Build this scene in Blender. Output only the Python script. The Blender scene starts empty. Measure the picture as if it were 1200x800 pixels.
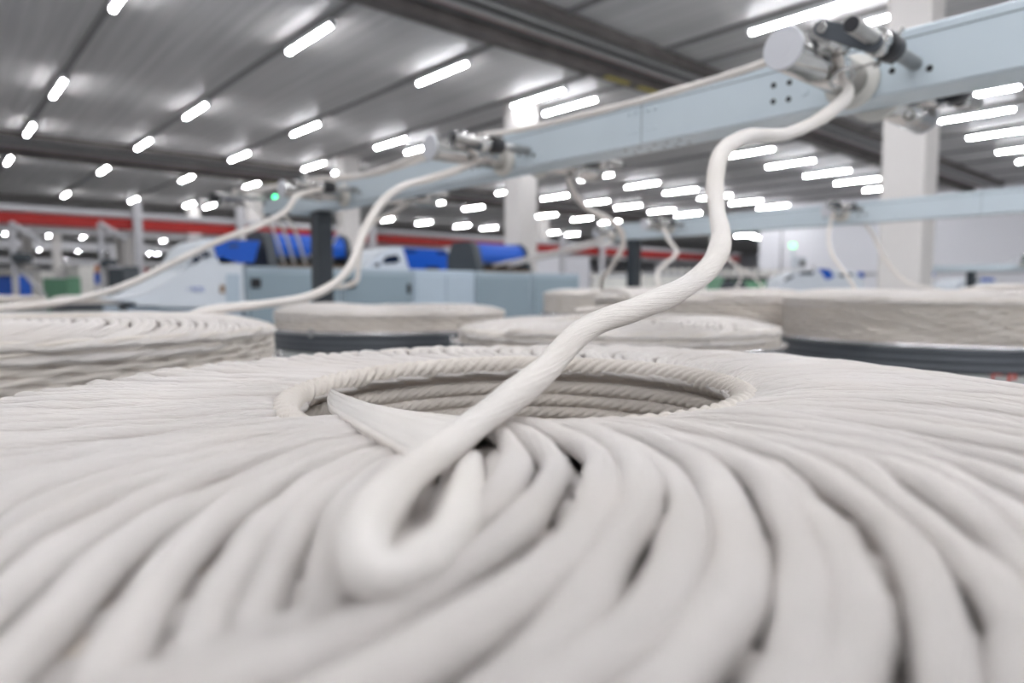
import bpy, math, random
import numpy as np
from mathutils import Vector, Matrix

random.seed(7)
rng = np.random.default_rng(7)
SC = bpy.context.scene
COL = SC.collection
PI = math.pi
EYE = 1.45                      # height of the viewpoint above the floor

# ------------------------------------------------------------------ camera frame
F_PX = 787.83
YAW, PITCH, ROLL = 0.850172852, -0.0765295257, 0.000465584
_f = np.array([math.cos(YAW) * math.cos(PITCH), math.sin(YAW) * math.cos(PITCH), math.sin(PITCH)])
_r0 = np.array([math.sin(YAW), -math.cos(YAW), 0.0])
_u0 = np.cross(_r0, _f)
CR = _r0 * math.cos(ROLL) + _u0 * math.sin(ROLL)
CU = np.cross(CR, _f)
CF = _f


def ray(x, y):
    return (x - 600) / F_PX * CR - (y - 400) / F_PX * CU + CF


def P(x, y, X=None, Y=None, Z=None, d=None):
    """point of the place seen at photo pixel x, y on the plane X, Y or Z (world height) or at depth d"""
    v = ray(x, y)
    if X is not None:
        v = v * (X / v[0])
    elif Y is not None:
        v = v * (Y / v[1])
    elif Z is not None:
        v = v * ((Z - EYE) / v[2])
    else:
        v = v * d
    return np.array([v[0], v[1], v[2] + EYE])


# ------------------------------------------------------------------ materials
def new_mat(name):
    m = bpy.data.materials.new(name)
    m.use_nodes = True
    nt = m.node_tree
    b = nt.nodes['Principled BSDF']
    return m, nt, b


def L(nt, a, b):
    nt.links.new(a, b)


def mat(name, col, rough=0.5, metal=0.0, var=0.06, scale=6.0, bump=0.0, spec=0.5, coat=0.0):
    """plain coated or metal surface with slight procedural mottling"""
    m, nt, b = new_mat(name)
    tc = nt.nodes.new('ShaderNodeTexCoord')
    n = nt.nodes.new('ShaderNodeTexNoise')
    n.inputs['Scale'].default_value = scale
    n.inputs['Detail'].default_value = 4
    L(nt, tc.outputs['Object'], n.inputs['Vector'])
    r = nt.nodes.new('ShaderNodeValToRGB')
    c = np.array(col)
    r.color_ramp.elements[0].position = 0.3
    r.color_ramp.elements[1].position = 0.7
    r.color_ramp.elements[0].color = (*np.clip(c * (1 - var), 0, 1), 1)
    r.color_ramp.elements[1].color = (*np.clip(c * (1 + var), 0, 1), 1)
    L(nt, n.outputs['Fac'], r.inputs['Fac'])
    L(nt, r.outputs['Color'], b.inputs['Base Color'])
    b.inputs['Roughness'].default_value = rough
    b.inputs['Metallic'].default_value = metal
    b.inputs['Specular IOR Level'].default_value = spec
    b.inputs['Coat Weight'].default_value = coat
    if bump:
        bp = nt.nodes.new('ShaderNodeBump')
        bp.inputs['Strength'].default_value = bump
        bp.inputs['Distance'].default_value = 0.004
        n2 = nt.nodes.new('ShaderNodeTexNoise')
        n2.inputs['Scale'].default_value = scale * 12
        L(nt, tc.outputs['Object'], n2.inputs['Vector'])
        L(nt, n2.outputs['Fac'], bp.inputs['Height'])
        L(nt, bp.outputs['Normal'], b.inputs['Normal'])
    return m


def cotton(name, col=(0.86, 0.802, 0.772), along=9.0, around=16.0, strength=0.9, dist=0.0035):
    """combed cotton: fine fibres running along the strand (UV u = metres along, v = turn)"""
    m, nt, b = new_mat(name)
    uv = nt.nodes.new('ShaderNodeUVMap')
    mp = nt.nodes.new('ShaderNodeMapping')
    mp.inputs['Scale'].default_value = (along, around, 1)
    L(nt, uv.outputs['UV'], mp.inputs['Vector'])
    n = nt.nodes.new('ShaderNodeTexNoise')
    n.inputs['Scale'].default_value = 3.0
    n.inputs['Detail'].default_value = 6
    n.inputs['Roughness'].default_value = 0.65
    L(nt, mp.outputs['Vector'], n.inputs['Vector'])
    bp = nt.nodes.new('ShaderNodeBump')
    bp.inputs['Strength'].default_value = strength
    bp.inputs['Distance'].default_value = dist
    L(nt, n.outputs['Fac'], bp.inputs['Height'])
    L(nt, bp.outputs['Normal'], b.inputs['Normal'])
    tc = nt.nodes.new('ShaderNodeTexCoord')
    n2 = nt.nodes.new('ShaderNodeTexNoise')
    n2.inputs['Scale'].default_value = 9.0
    n2.inputs['Detail'].default_value = 3
    L(nt, tc.outputs['Object'], n2.inputs['Vector'])
    r = nt.nodes.new('ShaderNodeValToRGB')
    c = np.array(col)
    r.color_ramp.elements[0].position = 0.3
    r.color_ramp.elements[1].position = 0.7
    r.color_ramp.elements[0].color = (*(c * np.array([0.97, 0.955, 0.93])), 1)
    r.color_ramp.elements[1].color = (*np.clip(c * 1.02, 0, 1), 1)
    L(nt, n2.outputs['Fac'], r.inputs['Fac'])
    L(nt, r.outputs['Color'], b.inputs['Base Color'])
    b.inputs['Roughness'].default_value = 0.95
    b.inputs['Specular IOR Level'].default_value = 0.1
    b.inputs['Sheen Weight'].default_value = 0.2
    b.inputs['Sheen Roughness'].default_value = 0.5
    return m


def emit(name, col, strength):
    m, nt, b = new_mat(name)
    b.inputs['Base Color'].default_value = (*col, 1)
    b.inputs['Emission Color'].default_value = (*col, 1)
    b.inputs['Emission Strength'].default_value = strength
    return m


def ceiling_mat():
    m, nt, b = new_mat('ribbed_metal_ceiling')
    tc = nt.nodes.new('ShaderNodeTexCoord')
    sx = nt.nodes.new('ShaderNodeSeparateXYZ')
    L(nt, tc.outputs['Object'], sx.inputs[0])
    w = nt.nodes.new('ShaderNodeTexWave')
    w.wave_type = 'BANDS'
    w.bands_direction = 'X'
    w.inputs['Scale'].default_value = 2.1
    w.inputs['Distortion'].default_value = 0.0
    L(nt, tc.outputs['Object'], w.inputs['Vector'])
    bp = nt.nodes.new('ShaderNodeBump')
    bp.inputs['Strength'].default_value = 0.35
    bp.inputs['Distance'].default_value = 0.01
    L(nt, w.outputs['Fac'], bp.inputs['Height'])
    L(nt, bp.outputs['Normal'], b.inputs['Normal'])
    mp = nt.nodes.new('ShaderNodeMapping')
    mp.inputs['Scale'].default_value = (6.0, 0.15, 1)
    L(nt, tc.outputs['Object'], mp.inputs['Vector'])
    n = nt.nodes.new('ShaderNodeTexNoise')
    n.inputs['Scale'].default_value = 1.6
    n.inputs['Detail'].default_value = 5
    L(nt, mp.outputs['Vector'], n.inputs['Vector'])
    r = nt.nodes.new('ShaderNodeValToRGB')
    r.color_ramp.elements[0].position = 0.3
    r.color_ramp.elements[1].position = 0.7
    r.color_ramp.elements[0].color = (0.41, 0.395, 0.39, 1)
    r.color_ramp.elements[1].color = (0.54, 0.522, 0.518, 1)
    L(nt, n.outputs['Fac'], r.inputs['Fac'])
    L(nt, r.outputs['Color'], b.inputs['Base Color'])
    b.inputs['Roughness'].default_value = 0.8
    b.inputs['Specular IOR Level'].default_value = 0.0
    gl = nt.nodes.new('ShaderNodeBsdfGlossy')
    gl.inputs['Roughness'].default_value = 0.27
    gl.inputs['Color'].default_value = (0.9, 0.9, 0.92, 1)
    L(nt, bp.outputs['Normal'], gl.inputs['Normal'])
    mx = nt.nodes.new('ShaderNodeMixShader')
    mx.inputs['Fac'].default_value = 0.07
    L(nt, b.outputs['BSDF'], mx.inputs[1])
    L(nt, gl.outputs['BSDF'], mx.inputs[2])
    L(nt, mx.outputs['Shader'], nt.nodes['Material Output'].inputs['Surface'])
    return m


M = {}
M['cotton'] = cotton('cotton_sliver')
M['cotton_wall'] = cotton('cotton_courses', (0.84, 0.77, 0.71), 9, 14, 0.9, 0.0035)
M['cotton_soft'] = cotton('cotton_strand', (0.86, 0.81, 0.775), 6, 12, 0.8, 0.003)
M['ceiling'] = ceiling_mat()
M['floor'] = mat('grey_resin_floor', (0.50, 0.51, 0.51), 0.35, 0, 0.08, 1.5)
M['wall'] = mat('white_painted_wall', (0.80, 0.79, 0.83), 0.7, 0, 0.03, 0.4)
M['wall_grey'] = mat('grey_painted_wall', (0.60, 0.60, 0.64), 0.7, 0, 0.05, 0.4)
M['column'] = mat('white_column_paint', (0.72, 0.68, 0.66), 0.7, 0, 0.03, 2.0, 0.05)
M['trunk'] = mat('grey_light_trunking', (0.17, 0.165, 0.165), 0.6)
M['tray'] = mat('dark_cable_tray', (0.12, 0.105, 0.10), 0.7, 0.1, 0.25, 3)
M['cable'] = mat('grey_cable', (0.22, 0.21, 0.21), 0.5)
M['cable_dark'] = mat('black_cable', (0.03, 0.03, 0.03), 0.5)
M['cable_yellow'] = mat('yellow_cable', (0.40, 0.32, 0.06), 0.5)
M['cable_red'] = mat('brown_red_pipe', (0.32, 0.12, 0.09), 0.5)
M['cable_green'] = mat('green_cable', (0.10, 0.35, 0.12), 0.5)
M['pipe'] = mat('galvanized_pipe', (0.55, 0.54, 0.54), 0.35, 0.7)
M['tube'] = emit('lit_tube_diffuser', (0.95, 0.97, 1.0), 44.0)
M['housing'] = mat('white_lamp_housing', (0.7, 0.7, 0.72), 0.4)
M['beam'] = mat('pale_blue_steel', (0.60, 0.675, 0.73), 0.38, 0.15, 0.03, 5)
M['seam'] = mat('dark_seam', (0.10, 0.13, 0.15), 0.6)
M['hole'] = mat('dark_bore', (0.012, 0.012, 0.015), 0.6)
M['chrome'] = mat('brushed_chrome', (0.62, 0.61, 0.60), 0.20, 1.0, 0.04, 30)
M['steel'] = mat('dull_steel', (0.45, 0.44, 0.43), 0.32, 1.0, 0.06, 30)
M['disc'] = mat('satin_end_disc', (0.66, 0.66, 0.70), 0.45, 0.35, 0.03, 10)
M['cream'] = mat('cream_plastic', (0.66, 0.64, 0.60), 0.45)
M['black'] = mat('black_rubber', (0.018, 0.018, 0.022), 0.5)
M['lever'] = mat('grey_plastic_lever', (0.075, 0.085, 0.10), 0.5)
M['post'] = mat('anthracite_post', (0.035, 0.043, 0.053), 0.45, 0.1)
M['rim'] = mat('bright_can_rim', (0.72, 0.72, 0.74), 0.22, 1.0)
M['band'] = mat('dark_ribbed_band', (0.085, 0.092, 0.105), 0.42, 0.2)
M['can'] = mat('grey_can_shell', (0.40, 0.41, 0.40), 0.45, 0.2)
M['clip'] = mat('shiny_clip', (0.75, 0.75, 0.76), 0.12, 1.0)
M['redmark'] = mat('red_stencil', (0.55, 0.12, 0.10), 0.6)
M['white_m'] = mat('white_machine_paint', (0.80, 0.84, 0.90), 0.4, 0, 0.03, 3)
M['pale_m'] = mat('pale_grey_machine_paint', (0.52, 0.61, 0.70), 0.45, 0, 0.03, 3)
M['grey_m'] = mat('blue_grey_machine_panel', (0.31, 0.39, 0.445), 0.45, 0, 0.03, 3)
M['frame_m'] = mat('blue_grey_panel_frame', (0.40, 0.48, 0.54), 0.45, 0, 0.03, 3)
M['blue'] = mat('bright_blue_cover', (0.006, 0.10, 0.55), 0.35, 0, 0.03, 3)
M['cheek'] = mat('charcoal_cheek', (0.055, 0.065, 0.075), 0.5)
M['glass'] = mat('dark_window', (0.02, 0.03, 0.06), 0.15, 0, 0.05, 3)
M['logo'] = mat('blue_logo_print', (0.16, 0.22, 0.60), 0.5)
M['wood'] = mat('brown_board', (0.30, 0.19, 0.11), 0.6)
M['red'] = mat('red_gantry_paint', (0.36, 0.008, 0.005), 0.45)
M['rail'] = mat('grey_gantry_rail', (0.52, 0.51, 0.53), 0.5, 0.1)
M['green_m'] = mat('green_machine_paint', (0.16, 0.36, 0.22), 0.5)
M['green_led'] = emit('green_lamp', (0.05, 1.0, 0.35), 3.0)
M['mint_led'] = emit('pale_green_lamp', (0.25, 1.0, 0.45), 1.6)
M['orange'] = mat('orange_print', (0.65, 0.25, 0.06), 0.5)
M['bobbin'] = mat('white_bobbin', (0.86, 0.83, 0.79), 0.8)
M['tan'] = mat('tan_cover', (0.60, 0.50, 0.40), 0.7)


# ------------------------------------------------------------------ mesh helpers
class MB:
    def __init__(self):
        self.v, self.f, self.uv, self.n, self.smooth = [], [], [], 0, []

    def add(self, verts, faces, uvs=None, smooth=True):
        verts = np.asarray(verts, float).reshape(-1, 3)
        self.v.append(verts)
        for i, fc in enumerate(faces):
            self.f.append([q + self.n for q in fc])
            self.smooth.append(smooth)
            self.uv.append(uvs[i] if uvs is not None else [(0.0, 0.0)] * len(fc))
        self.n += len(verts)
        return self

    def box(self, lo, hi, bev=0.0):
        x0, y0, z0 = lo
        x1, y1, z1 = hi
        b = min(bev, 0.45 * min(x1 - x0, y1 - y0, z1 - z0))
        if b <= 0:
            v = [(x0, y0, z0), (x1, y0, z0), (x1, y1, z0), (x0, y1, z0), (x0, y0, z1), (x1, y0, z1), (x1, y1, z1), (x0, y1, z1)]
            self.add(v, [(0, 3, 2, 1), (4, 5, 6, 7), (0, 1, 5, 4), (1, 2, 6, 5), (2, 3, 7, 6), (3, 0, 4, 7)], smooth=False)
            return self
        ring = lambda e: [(x0 + e, y0, 0), (x1 - e, y0, 0), (x1, y0 + e, 0), (x1, y1 - e, 0), (x1 - e, y1, 0), (x0 + e, y1, 0), (x0, y1 - e, 0), (x0, y0 + e, 0)]
        inn = [(x0 + b, y0 + b), (x1 - b, y0 + b), (x1 - b, y0 + b), (x1 - b, y1 - b), (x1 - b, y1 - b), (x0 + b, y1 - b), (x0 + b, y1 - b), (x0 + b, y0 + b)]
        v = [(a, c, z0) for a, c in inn] + [(a, c, z0 + b) for a, c, _ in ring(b)] + [(a, c, z1 - b) for a, c, _ in ring(b)] + [(a, c, z1) for a, c in inn]
        f = [tuple(range(7, -1, -1)), tuple(range(24, 32))]
        for k in range(3):
            for i in range(8):
                j = (i + 1) % 8
                f.append((k * 8 + i, k * 8 + j, k * 8 + 8 + j, k * 8 + 8 + i))
        self.add(v, f, smooth=False)
        return self

    def prism(self, poly, ext):
        """planar outline extruded along the vector ext"""
        p = [np.array(q, float) for q in poly]
        e = np.array(ext, float)
        nrm = sum(np.cross(p[i] - p[0], p[i + 1] - p[0]) for i in range(1, len(p) - 1))
        if np.dot(nrm, e) > 0:
            p = p[::-1]
        n = len(p)
        v = p + [q + e for q in p]
        f = [tuple(range(n)), tuple(range(2 * n - 1, n - 1, -1))]
        for i in range(n):
            j = (i + 1) % n
            f.append((j, i, n + i, n + j))
        self.add(v, f, smooth=False)
        return self

    def cyl(self, a, b, r, n=24, r2=None, cap=True, bev=0.0):
        a, b = np.array(a, float), np.array(b, float)
        ax = b - a
        Ln = np.linalg.norm(ax)
        ax = ax / Ln
        t = np.array([0, 0, 1.0]) if abs(ax[2]) < 0.9 else np.array([1.0, 0, 0])
        s = np.cross(ax, t)
        s /= np.linalg.norm(s)
        u = np.cross(ax, s)
        r2 = r if r2 is None else r2
        prof = [(0, r), (Ln, r2)]
        if bev > 0:
            prof = [(0, r - bev), (bev, r), (Ln - bev, r2), (Ln, r2 - bev)]
        v, f = [], []
        for h, rr in prof:
            for i in range(n):
                an = 2 * PI * i / n
                v.append(a + ax * h + rr * (math.cos(an) * s + math.sin(an) * u))
        for k in range(len(prof) - 1):
            for i in range(n):
                j = (i + 1) % n
                f.append((k * n + j, k * n + i, (k + 1) * n + i, (k + 1) * n + j))
        self.add(v, f)
        if cap:
            m = len(prof) - 1
            self.add(v, [tuple(range(n)), tuple(range((m + 1) * n - 1, m * n - 1, -1))], smooth=False)
        return self

    def lathe(self, prof, c=(0, 0, 0), n=96, axis='z', close=False):
        c = np.array(c, float)
        v, f, uvs = [], [], []
        for r, z in prof:
            for i in range(n):
                a = 2 * PI * i / n
                if axis == 'z':
                    v.append(c + np.array([r * math.cos(a), r * math.sin(a), z]))
                elif axis == 'x':
                    v.append(c + np.array([z, r * math.cos(a), r * math.sin(a)]))
        m = len(prof)
        for k in range(m if close else m - 1):
            k2 = (k + 1) % m
            for i in range(n):
                j = (i + 1) % n
                f.append((k * n + i, k * n + j, k2 * n + j, k2 * n + i))
                rr = max(prof[k][0], 0.05)
                uvs.append([(i / n * 2 * PI * rr, k / m), ((i + 1) / n * 2 * PI * rr, k / m), ((i + 1) / n * 2 * PI * rr, (k + 1) / m), (i / n * 2 * PI * rr, (k + 1) / m)])
        self.add(v, f, uvs)
        return self

    def tube(self, pts, rad, m=12, up=(0, 0, 1), flat=1.0, lobes=0, lobe_amp=0.0, twist=0.0, cap=True, closed=False, fixed_up=False, twist_u=0.0):
        """strand along pts; rad scalar or per point; flat = height / width; lobes twist along the length"""
        pts = np.asarray(pts, float)
        n = len(pts)
        rad = np.broadcast_to(np.asarray(rad, float), (n,)).copy()
        fl = np.broadcast_to(np.asarray(flat, float), (n,)).copy()
        tg = np.gradient(pts, axis=0)
        if closed:
            tg = np.roll(pts, -1, 0) - np.roll(pts, 1, 0)
        tg /= np.linalg.norm(tg, axis=1)[:, None] + 1e-12
        S, Uv = np.zeros((n, 3)), np.zeros((n, 3))
        if fixed_up:
            S = np.cross(tg, np.array(up, float))
            S /= np.linalg.norm(S, axis=1)[:, None] + 1e-12
            Uv = np.cross(S, tg)
        else:
            u = np.array(up, float)
            if abs(np.dot(u, tg[0])) > 0.95:
                u = np.array([1.0, 0, 0])
            for i in range(n):
                u = u - np.dot(u, tg[i]) * tg[i]
                u /= np.linalg.norm(u) + 1e-12
                Uv[i] = u
                S[i] = np.cross(tg[i], u)
        s = np.concatenate([[0], np.cumsum(np.linalg.norm(np.diff(pts, axis=0), axis=1))])
        ang = 2 * PI * np.arange(m) / m
        A = ang[None, :]
        rr = rad[:, None] * (1 + (lobe_amp * (1.6 * np.abs(np.cos(0.5 * lobes * (A - twist * s[:, None]))) - 1.0) if lobes else 0.0) + 0 * A)
        V = pts[:, None, :] + rr[..., None] * (np.cos(A)[..., None] * S[:, None, :] + (fl[:, None] * np.sin(A))[..., None] * Uv[:, None, :])
        V = V.reshape(-1, 3)
        f, uvs = [], []
        for k in range(n if closed else n - 1):
            k2 = (k + 1) % n
            s0, s1 = s[k], s[k + 1] if k + 1 < n else s[k] + (s[1] - s[0])
            for i in range(m):
                j = (i + 1) % m
                f.append((k * m + i, k2 * m + i, k2 * m + j, k * m + j))
                t0, t1 = twist_u * s0, twist_u * s1
                uvs.append([(s0, i / m + t0), (s1, i / m + t1), (s1, (i + 1) / m + t1), (s0, (i + 1) / m + t0)])
        self.add(V, f, uvs)
        if cap and not closed:
            self.f.append([self.n - n * m + i for i in range(m)])
            self.uv.append([(0, 0)] * m)
            self.smooth.append(False)
            self.f.append([self.n - 1 - i for i in range(m)])
            self.uv.append([(0, 0)] * m)
            self.smooth.append(False)
        return self

    def mesh(self, name):
        me = bpy.data.meshes.new(name)
        me.from_pydata(np.concatenate(self.v).tolist(), [], self.f)
        me.polygons.foreach_set('use_smooth', self.smooth)
        uv = me.uv_layers.new(name='UVMap')
        uv.data.foreach_set('uv', np.array([c for q in self.uv for c in q], dtype=np.float32).ravel())
        me.update()
        return me

    def build(self, name, material, parent=None, origin=None):
        me = self.mesh(name)
        return place(name, me, material, parent, origin)


def place(name, me, material, parent=None, origin=None):
    if material is not None and len(me.materials) == 0:
        me.materials.append(material)
    o = bpy.data.objects.new(name, me)
    COL.objects.link(o)
    if parent is not None:
        o.parent = parent
        w = origin_of(parent)
        if w is not None and origin is None:
            me.transform(Matrix.Translation(-w))
    return o


_ORG = {}


def origin_of(o):
    return _ORG.get(o.name)


def thing(name, label, cat, loc=(0, 0, 0), group=None, local=False):
    """an Empty at the thing's base; parts built in world coordinates unless local"""
    o = bpy.data.objects.new(name, None)
    COL.objects.link(o)
    o.location = loc
    o.empty_display_size = 0.1
    tag(o, label, cat, group)
    if not local:
        _ORG[o.name] = Vector(loc)
    return o


def tag(o, label, cat, group=None, kind='thing'):
    o['label'] = label
    o['category'] = cat
    o['kind'] = kind
    if group:
        o['group'] = group
    return o


def part(mb, name, material, parent):
    """part whose coordinates are in world space, below a thing (or, as sub-part, below a part)"""
    o = mb.build(name, material)
    o.parent = parent
    w = _ORG.get(parent.name)
    if w is None:
        w = Vector((0, 0, 0))
        q = parent
        while q is not None:
            if q.name in _ORG:
                w = _ORG[q.name]
                break
            q = q.parent
    o.data.transform(Matrix.Translation(-w))
    return o


def lpart(mb, name, material, parent):
    o = mb.build(name, material)
    o.parent = parent
    return o


def struct(name, mb, material):
    o = mb.build(name, material)
    o['kind'] = 'structure'
    return o


def copy_tree(o, parent=None):
    c = o.copy()
    COL.objects.link(c)
    c.parent = parent
    for ch in list(o.children):
        copy_tree(ch, c)
    return c


def spline(pts, n):
    """Catmull-Rom through pts (last column may be a radius)"""
    p = np.asarray(pts, float)
    q = np.vstack([2 * p[0] - p[1], p, 2 * p[-1] - p[-2]])
    out = []
    seg = len(p) - 1
    d = np.linalg.norm(np.diff(p[:, :3], axis=0), axis=1)
    cnt = np.maximum(3, np.round(n * d / d.sum())).astype(int)
    for i in range(seg):
        a, b, c, e = q[i], q[i + 1], q[i + 2], q[i + 3]
        for t in np.linspace(0, 1, cnt[i], endpoint=False):
            out.append(0.5 * ((2 * b) + (-a + c) * t + (2 * a - 5 * b + 4 * c - e) * t * t + (-a + 3 * b - 3 * c + e) * t ** 3))
    out.append(p[-1])
    return np.array(out)


# ------------------------------------------------------------------ the hall
H = 3.40                       # height of the lamps above the viewpoint
ZC = EYE + 3.52                # ceiling
XW, YE = 8.05 * H, 4.40 * H    # white end wall and where it stops

struct('floor', MB().box((-8, -6, -0.1), (62, 125, 0)), M['floor'])
struct('ceiling', MB().box((-8, -6, ZC), (62, 125, ZC + 0.1)), M['ceiling'])
struct('wall_end', MB().box((XW, -6, 0.0), (XW + 0.3, YE, ZC)), M['wall'])
struct('wall_side', MB().box((61.6, YE, 0.0), (62, 125, ZC)), M['wall_grey'])
struct('wall_far', MB().box((-8, 124.6, 0.0), (62, 125, ZC)), M['wall'])
struct('wall_return', MB().box((XW + 0.3, YE - 0.3, 0.0), (62, YE, ZC)), M['wall'])

for k, (cx, cy) in enumerate(((8.74, 2.93), (8.74, 9.70), (8.74, 16.6), (8.74, 23.4), (22.5, 23.4), (8.74, 30.2), (8.74, 44.0), (4.4, 44.0))):
    s = 0.228
    o = struct('column', MB().box((cx - s, cy - s, 0), (cx + s, cy + s, ZC), 0.02), M['column'])

# trunking that the tube lamps hang on, one run per lamp row
for k, x in enumerate((-0.7, -0.08, 0.57, 1.215, 1.865, 2.46, 2.72, 4.58, 5.22, 5.87, 6.46, 7.12, 7.70)):
    struct('trim_%d' % (k + 1), MB().box((x * H - 0.034, -5.9, ZC - 0.045), (x * H + 0.034, 6.2, ZC)).box((x * H - 0.034, 7.2, ZC - 0.045), (x * H + 0.034, 18.8, ZC)).box((x * H - 0.034, 21.0, ZC - 0.045), (x * H + 0.034, 40, ZC)), M['trunk'])

# cable ducts crossing the hall under the ceiling
def cable_duct(y0, y1, x0, x1, label, deep=0.10):
    z1 = ZC - 0.004
    z0 = EYE + H - 0.02
    t = thing('cable_duct', label, 'cable duct', (x0, y0, z0))
    part(MB().box((x0, y0, z0 + 0.02), (x1, y0 + 0.14, z1), 0.0), 'flange', M['tray'], t)
    part(MB().box((x0, y1 - 0.22, z0 - deep), (x1, y1, z1), 0.0), 'flange', M['tray'], t)
    part(MB().box((x0, y0 + 0.14, z1 - 0.02), (x1, y1 - 0.22, z1), 0.0), 'tray', M['tray'], t)
    kinds = ['cable', 'pipe', 'cable_dark', 'cable', 'pipe', 'cable_red', 'cable']
    for i, kd in enumerate(kinds):
        yy = y0 + 0.20 + (y1 - y0 - 0.50) * i / (len(kinds) - 1)
        r = (0.022, 0.030, 0.018, 0.026, 0.034, 0.02, 0.024)[i]
        part(MB().cyl((x0, yy, z1 - 0.06 - r), (x1, yy, z1 - 0.06 - r), r, 10), 'pipe' if kd in ('pipe', 'cable_red') else 'cable', M[kd], t)
    for xx, cl in ((8.1, 'cable_yellow'), (8.9, 'cable_yellow'), (9.5, 'cable_red'), (10.2, 'cable_green')):
        if xx < x1 - 0.5:
            part(MB().box((xx, y1 - 0.215, z0 - deep - 0.012), (xx + 0.55, y1 - 0.10, z0 - deep), 0.0), 'marker_tape', M[cl], t)
    return t


cable_duct(6.15, 7.20, -7.9, 26.9, 'dark cable duct with pipes crossing the ceiling between the nearest lamp rows')
cable_duct(18.80, 20.90, -7.9, 40.0, 'second dark cable duct farther back under the ceiling, behind five lamp rows')
cable_duct(31.5, 33.2, -7.9, 40.0, 'third dark cable duct deep in the hall, beyond the red gantry', 0.15)

# tube lamps
TUBE_LEN, TUBE_R = 1.32, 0.030
hm = MB().box((-0.042, -0.70, 0.0045), (0.042, 0.70, 0.060), 0.004)
_arc = [(TUBE_R * math.cos(a), TUBE_R * math.sin(a)) for a in np.linspace(-PI - 0.12, 0.12, 11)]
dm = MB().prism([(x, -TUBE_LEN / 2, z) for x, z in _arc], (0, TUBE_LEN, 0))
em = MB().box((-0.034, 0.66, -0.034), (0.034, 0.70, 0.036), 0.006)
HM, DM, EM = hm.mesh('housing'), dm.mesh('diffuser'), em.mesh('end_cap')
HM.materials.append(M['housing'])
DM.materials.append(M['tube'])
EM.materials.append(M['housing'])
ROWS = [
    (1.22, [2.48, 2.72, 4.12, 4.6, 5.24, 5.94, 6.5]),
    (2.62, [0.57, 1.22, 1.87, 2.48, 2.72, 4.6, 5.24, 5.9, 6.52, 7.18]),
    (4.07, [0.57, 1.215, 1.86, 2.47, 2.72, 4.57, 5.23, 5.85, 6.48, 7.12, 7.74]),
    (5.22, [0.57, 1.21, 1.86, 2.45, 2.72, 4.55, 5.2, 5.86, 6.44, 7.11, 7.69]),
    (6.55, [0.57, 1.21, 1.86, 2.44, 4.55, 5.13, 6.38, 7.07, 7.68, 10.73, 11.45, 12.07]),
    (8.5, [1.21, 1.85, 2.43, 2.66, 3.15, 5.07, 5.72, 6.43, 6.97, 8.38, 8.89]),
    (10.55, [1.2, 1.84, 2.44]),
    (14.0, [1.23, 1.85, 2.41, 2.69, 3.26, 3.76, 4.73]),
    (15.1, [1.2, 1.85, 2.39, 3.17, 3.79, 4.63]),
    (20.7, [2.32, 2.62, 3.15, 3.73, 4.85, 5.05]),
    (26.5, [2.31, 3.69]),
    (31.0, [3.65, 4.37, 5.0, 7.34]),
    (33.3, [3.52, 4.25, 5.42, 6.43, 6.68]),
]
ORD = ['first', 'second', 'third', 'fourth', 'fifth', 'sixth', 'seventh', 'eighth', 'ninth', 'tenth', 'eleventh', 'twelfth', 'thirteenth']


def lamp(x, y, label, grp):
    t = thing('tube_lamp', label, 'ceiling lamp', (x, y, EYE + H), grp, local=True)
    for nm, me in (('housing', HM), ('diffuser', DM)):
        place(nm, me, None, t, origin=True)
    for a in (0, PI):
        place('end_cap', EM, None, t, origin=True).rotation_euler = (0, 0, a)
    # two hangers up to the trunking
    for s in (-0.45, 0.45):
        o = place('hanger', HG, None, t, origin=True)
        o.location = (0, s, 0)


HG = MB().cyl((0, 0, 0.058), (0, 0, ZC - EYE - H - 0.0), 0.008, 8).mesh('hanger')
HG.materials.append(M['housing'])
for ri, (ry, xs) in enumerate(ROWS):
    for ci, rx in enumerate(xs):
        yy = 1.095 if ry == 1.22 and rx in (2.72, 4.12) else ry
        lamp(rx * H, yy * H, 'white tube lamp, %s from left in the %s ceiling row from the camera' % (ORD[ci], ORD[ri]), 'tube lamps under the ceiling')
for (rx, ry) in [(x, y) for y in (-1.5, -0.9, -0.3, 0.3) for x in (-1.4, -0.7, 0.0, 0.7, 1.4, 2.1)] + [(-0.7, 1.22), (0.57, 1.22), (1.215, 1.22), (1.86, 1.22), (-0.08, 2.62), (-0.08, 4.07)]:
    lamp(rx * H, ry * H, 'white tube lamp overhead or behind the viewpoint, outside the view', 'tube lamps outside the view')

for (rx, ry) in [(9.6, 4.9), (10.6, 5.0), (11.2, 5.3), (12.6, 5.3), (12.6, 6.5), (14.4, 6.6), (14.6, 7.5), (16.2, 8.2)]:  # unseen lamps added to brighten the dark far side of the hall
    lamp(rx * H, ry * H, 'white tube lamp added unseen beyond the white end wall', 'added tube lamps beyond the end wall')

# ------------------------------------------------------------------ cans full of coiled sliver
RC, RHO = 0.1555, 0.3325          # loop radius, distance of loop centres from the middle of the can
NCOIL = 130                      # loops per turn of the can
TH = 0.0092


def dome(rho):
    a = np.clip((rho - 0.30) / 0.19, 0, 1.1)
    b = np.clip((0.230 - rho) / 0.055, 0, 1)
    return -0.027 * a ** 2.5 - 0.004 * b ** 2


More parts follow.
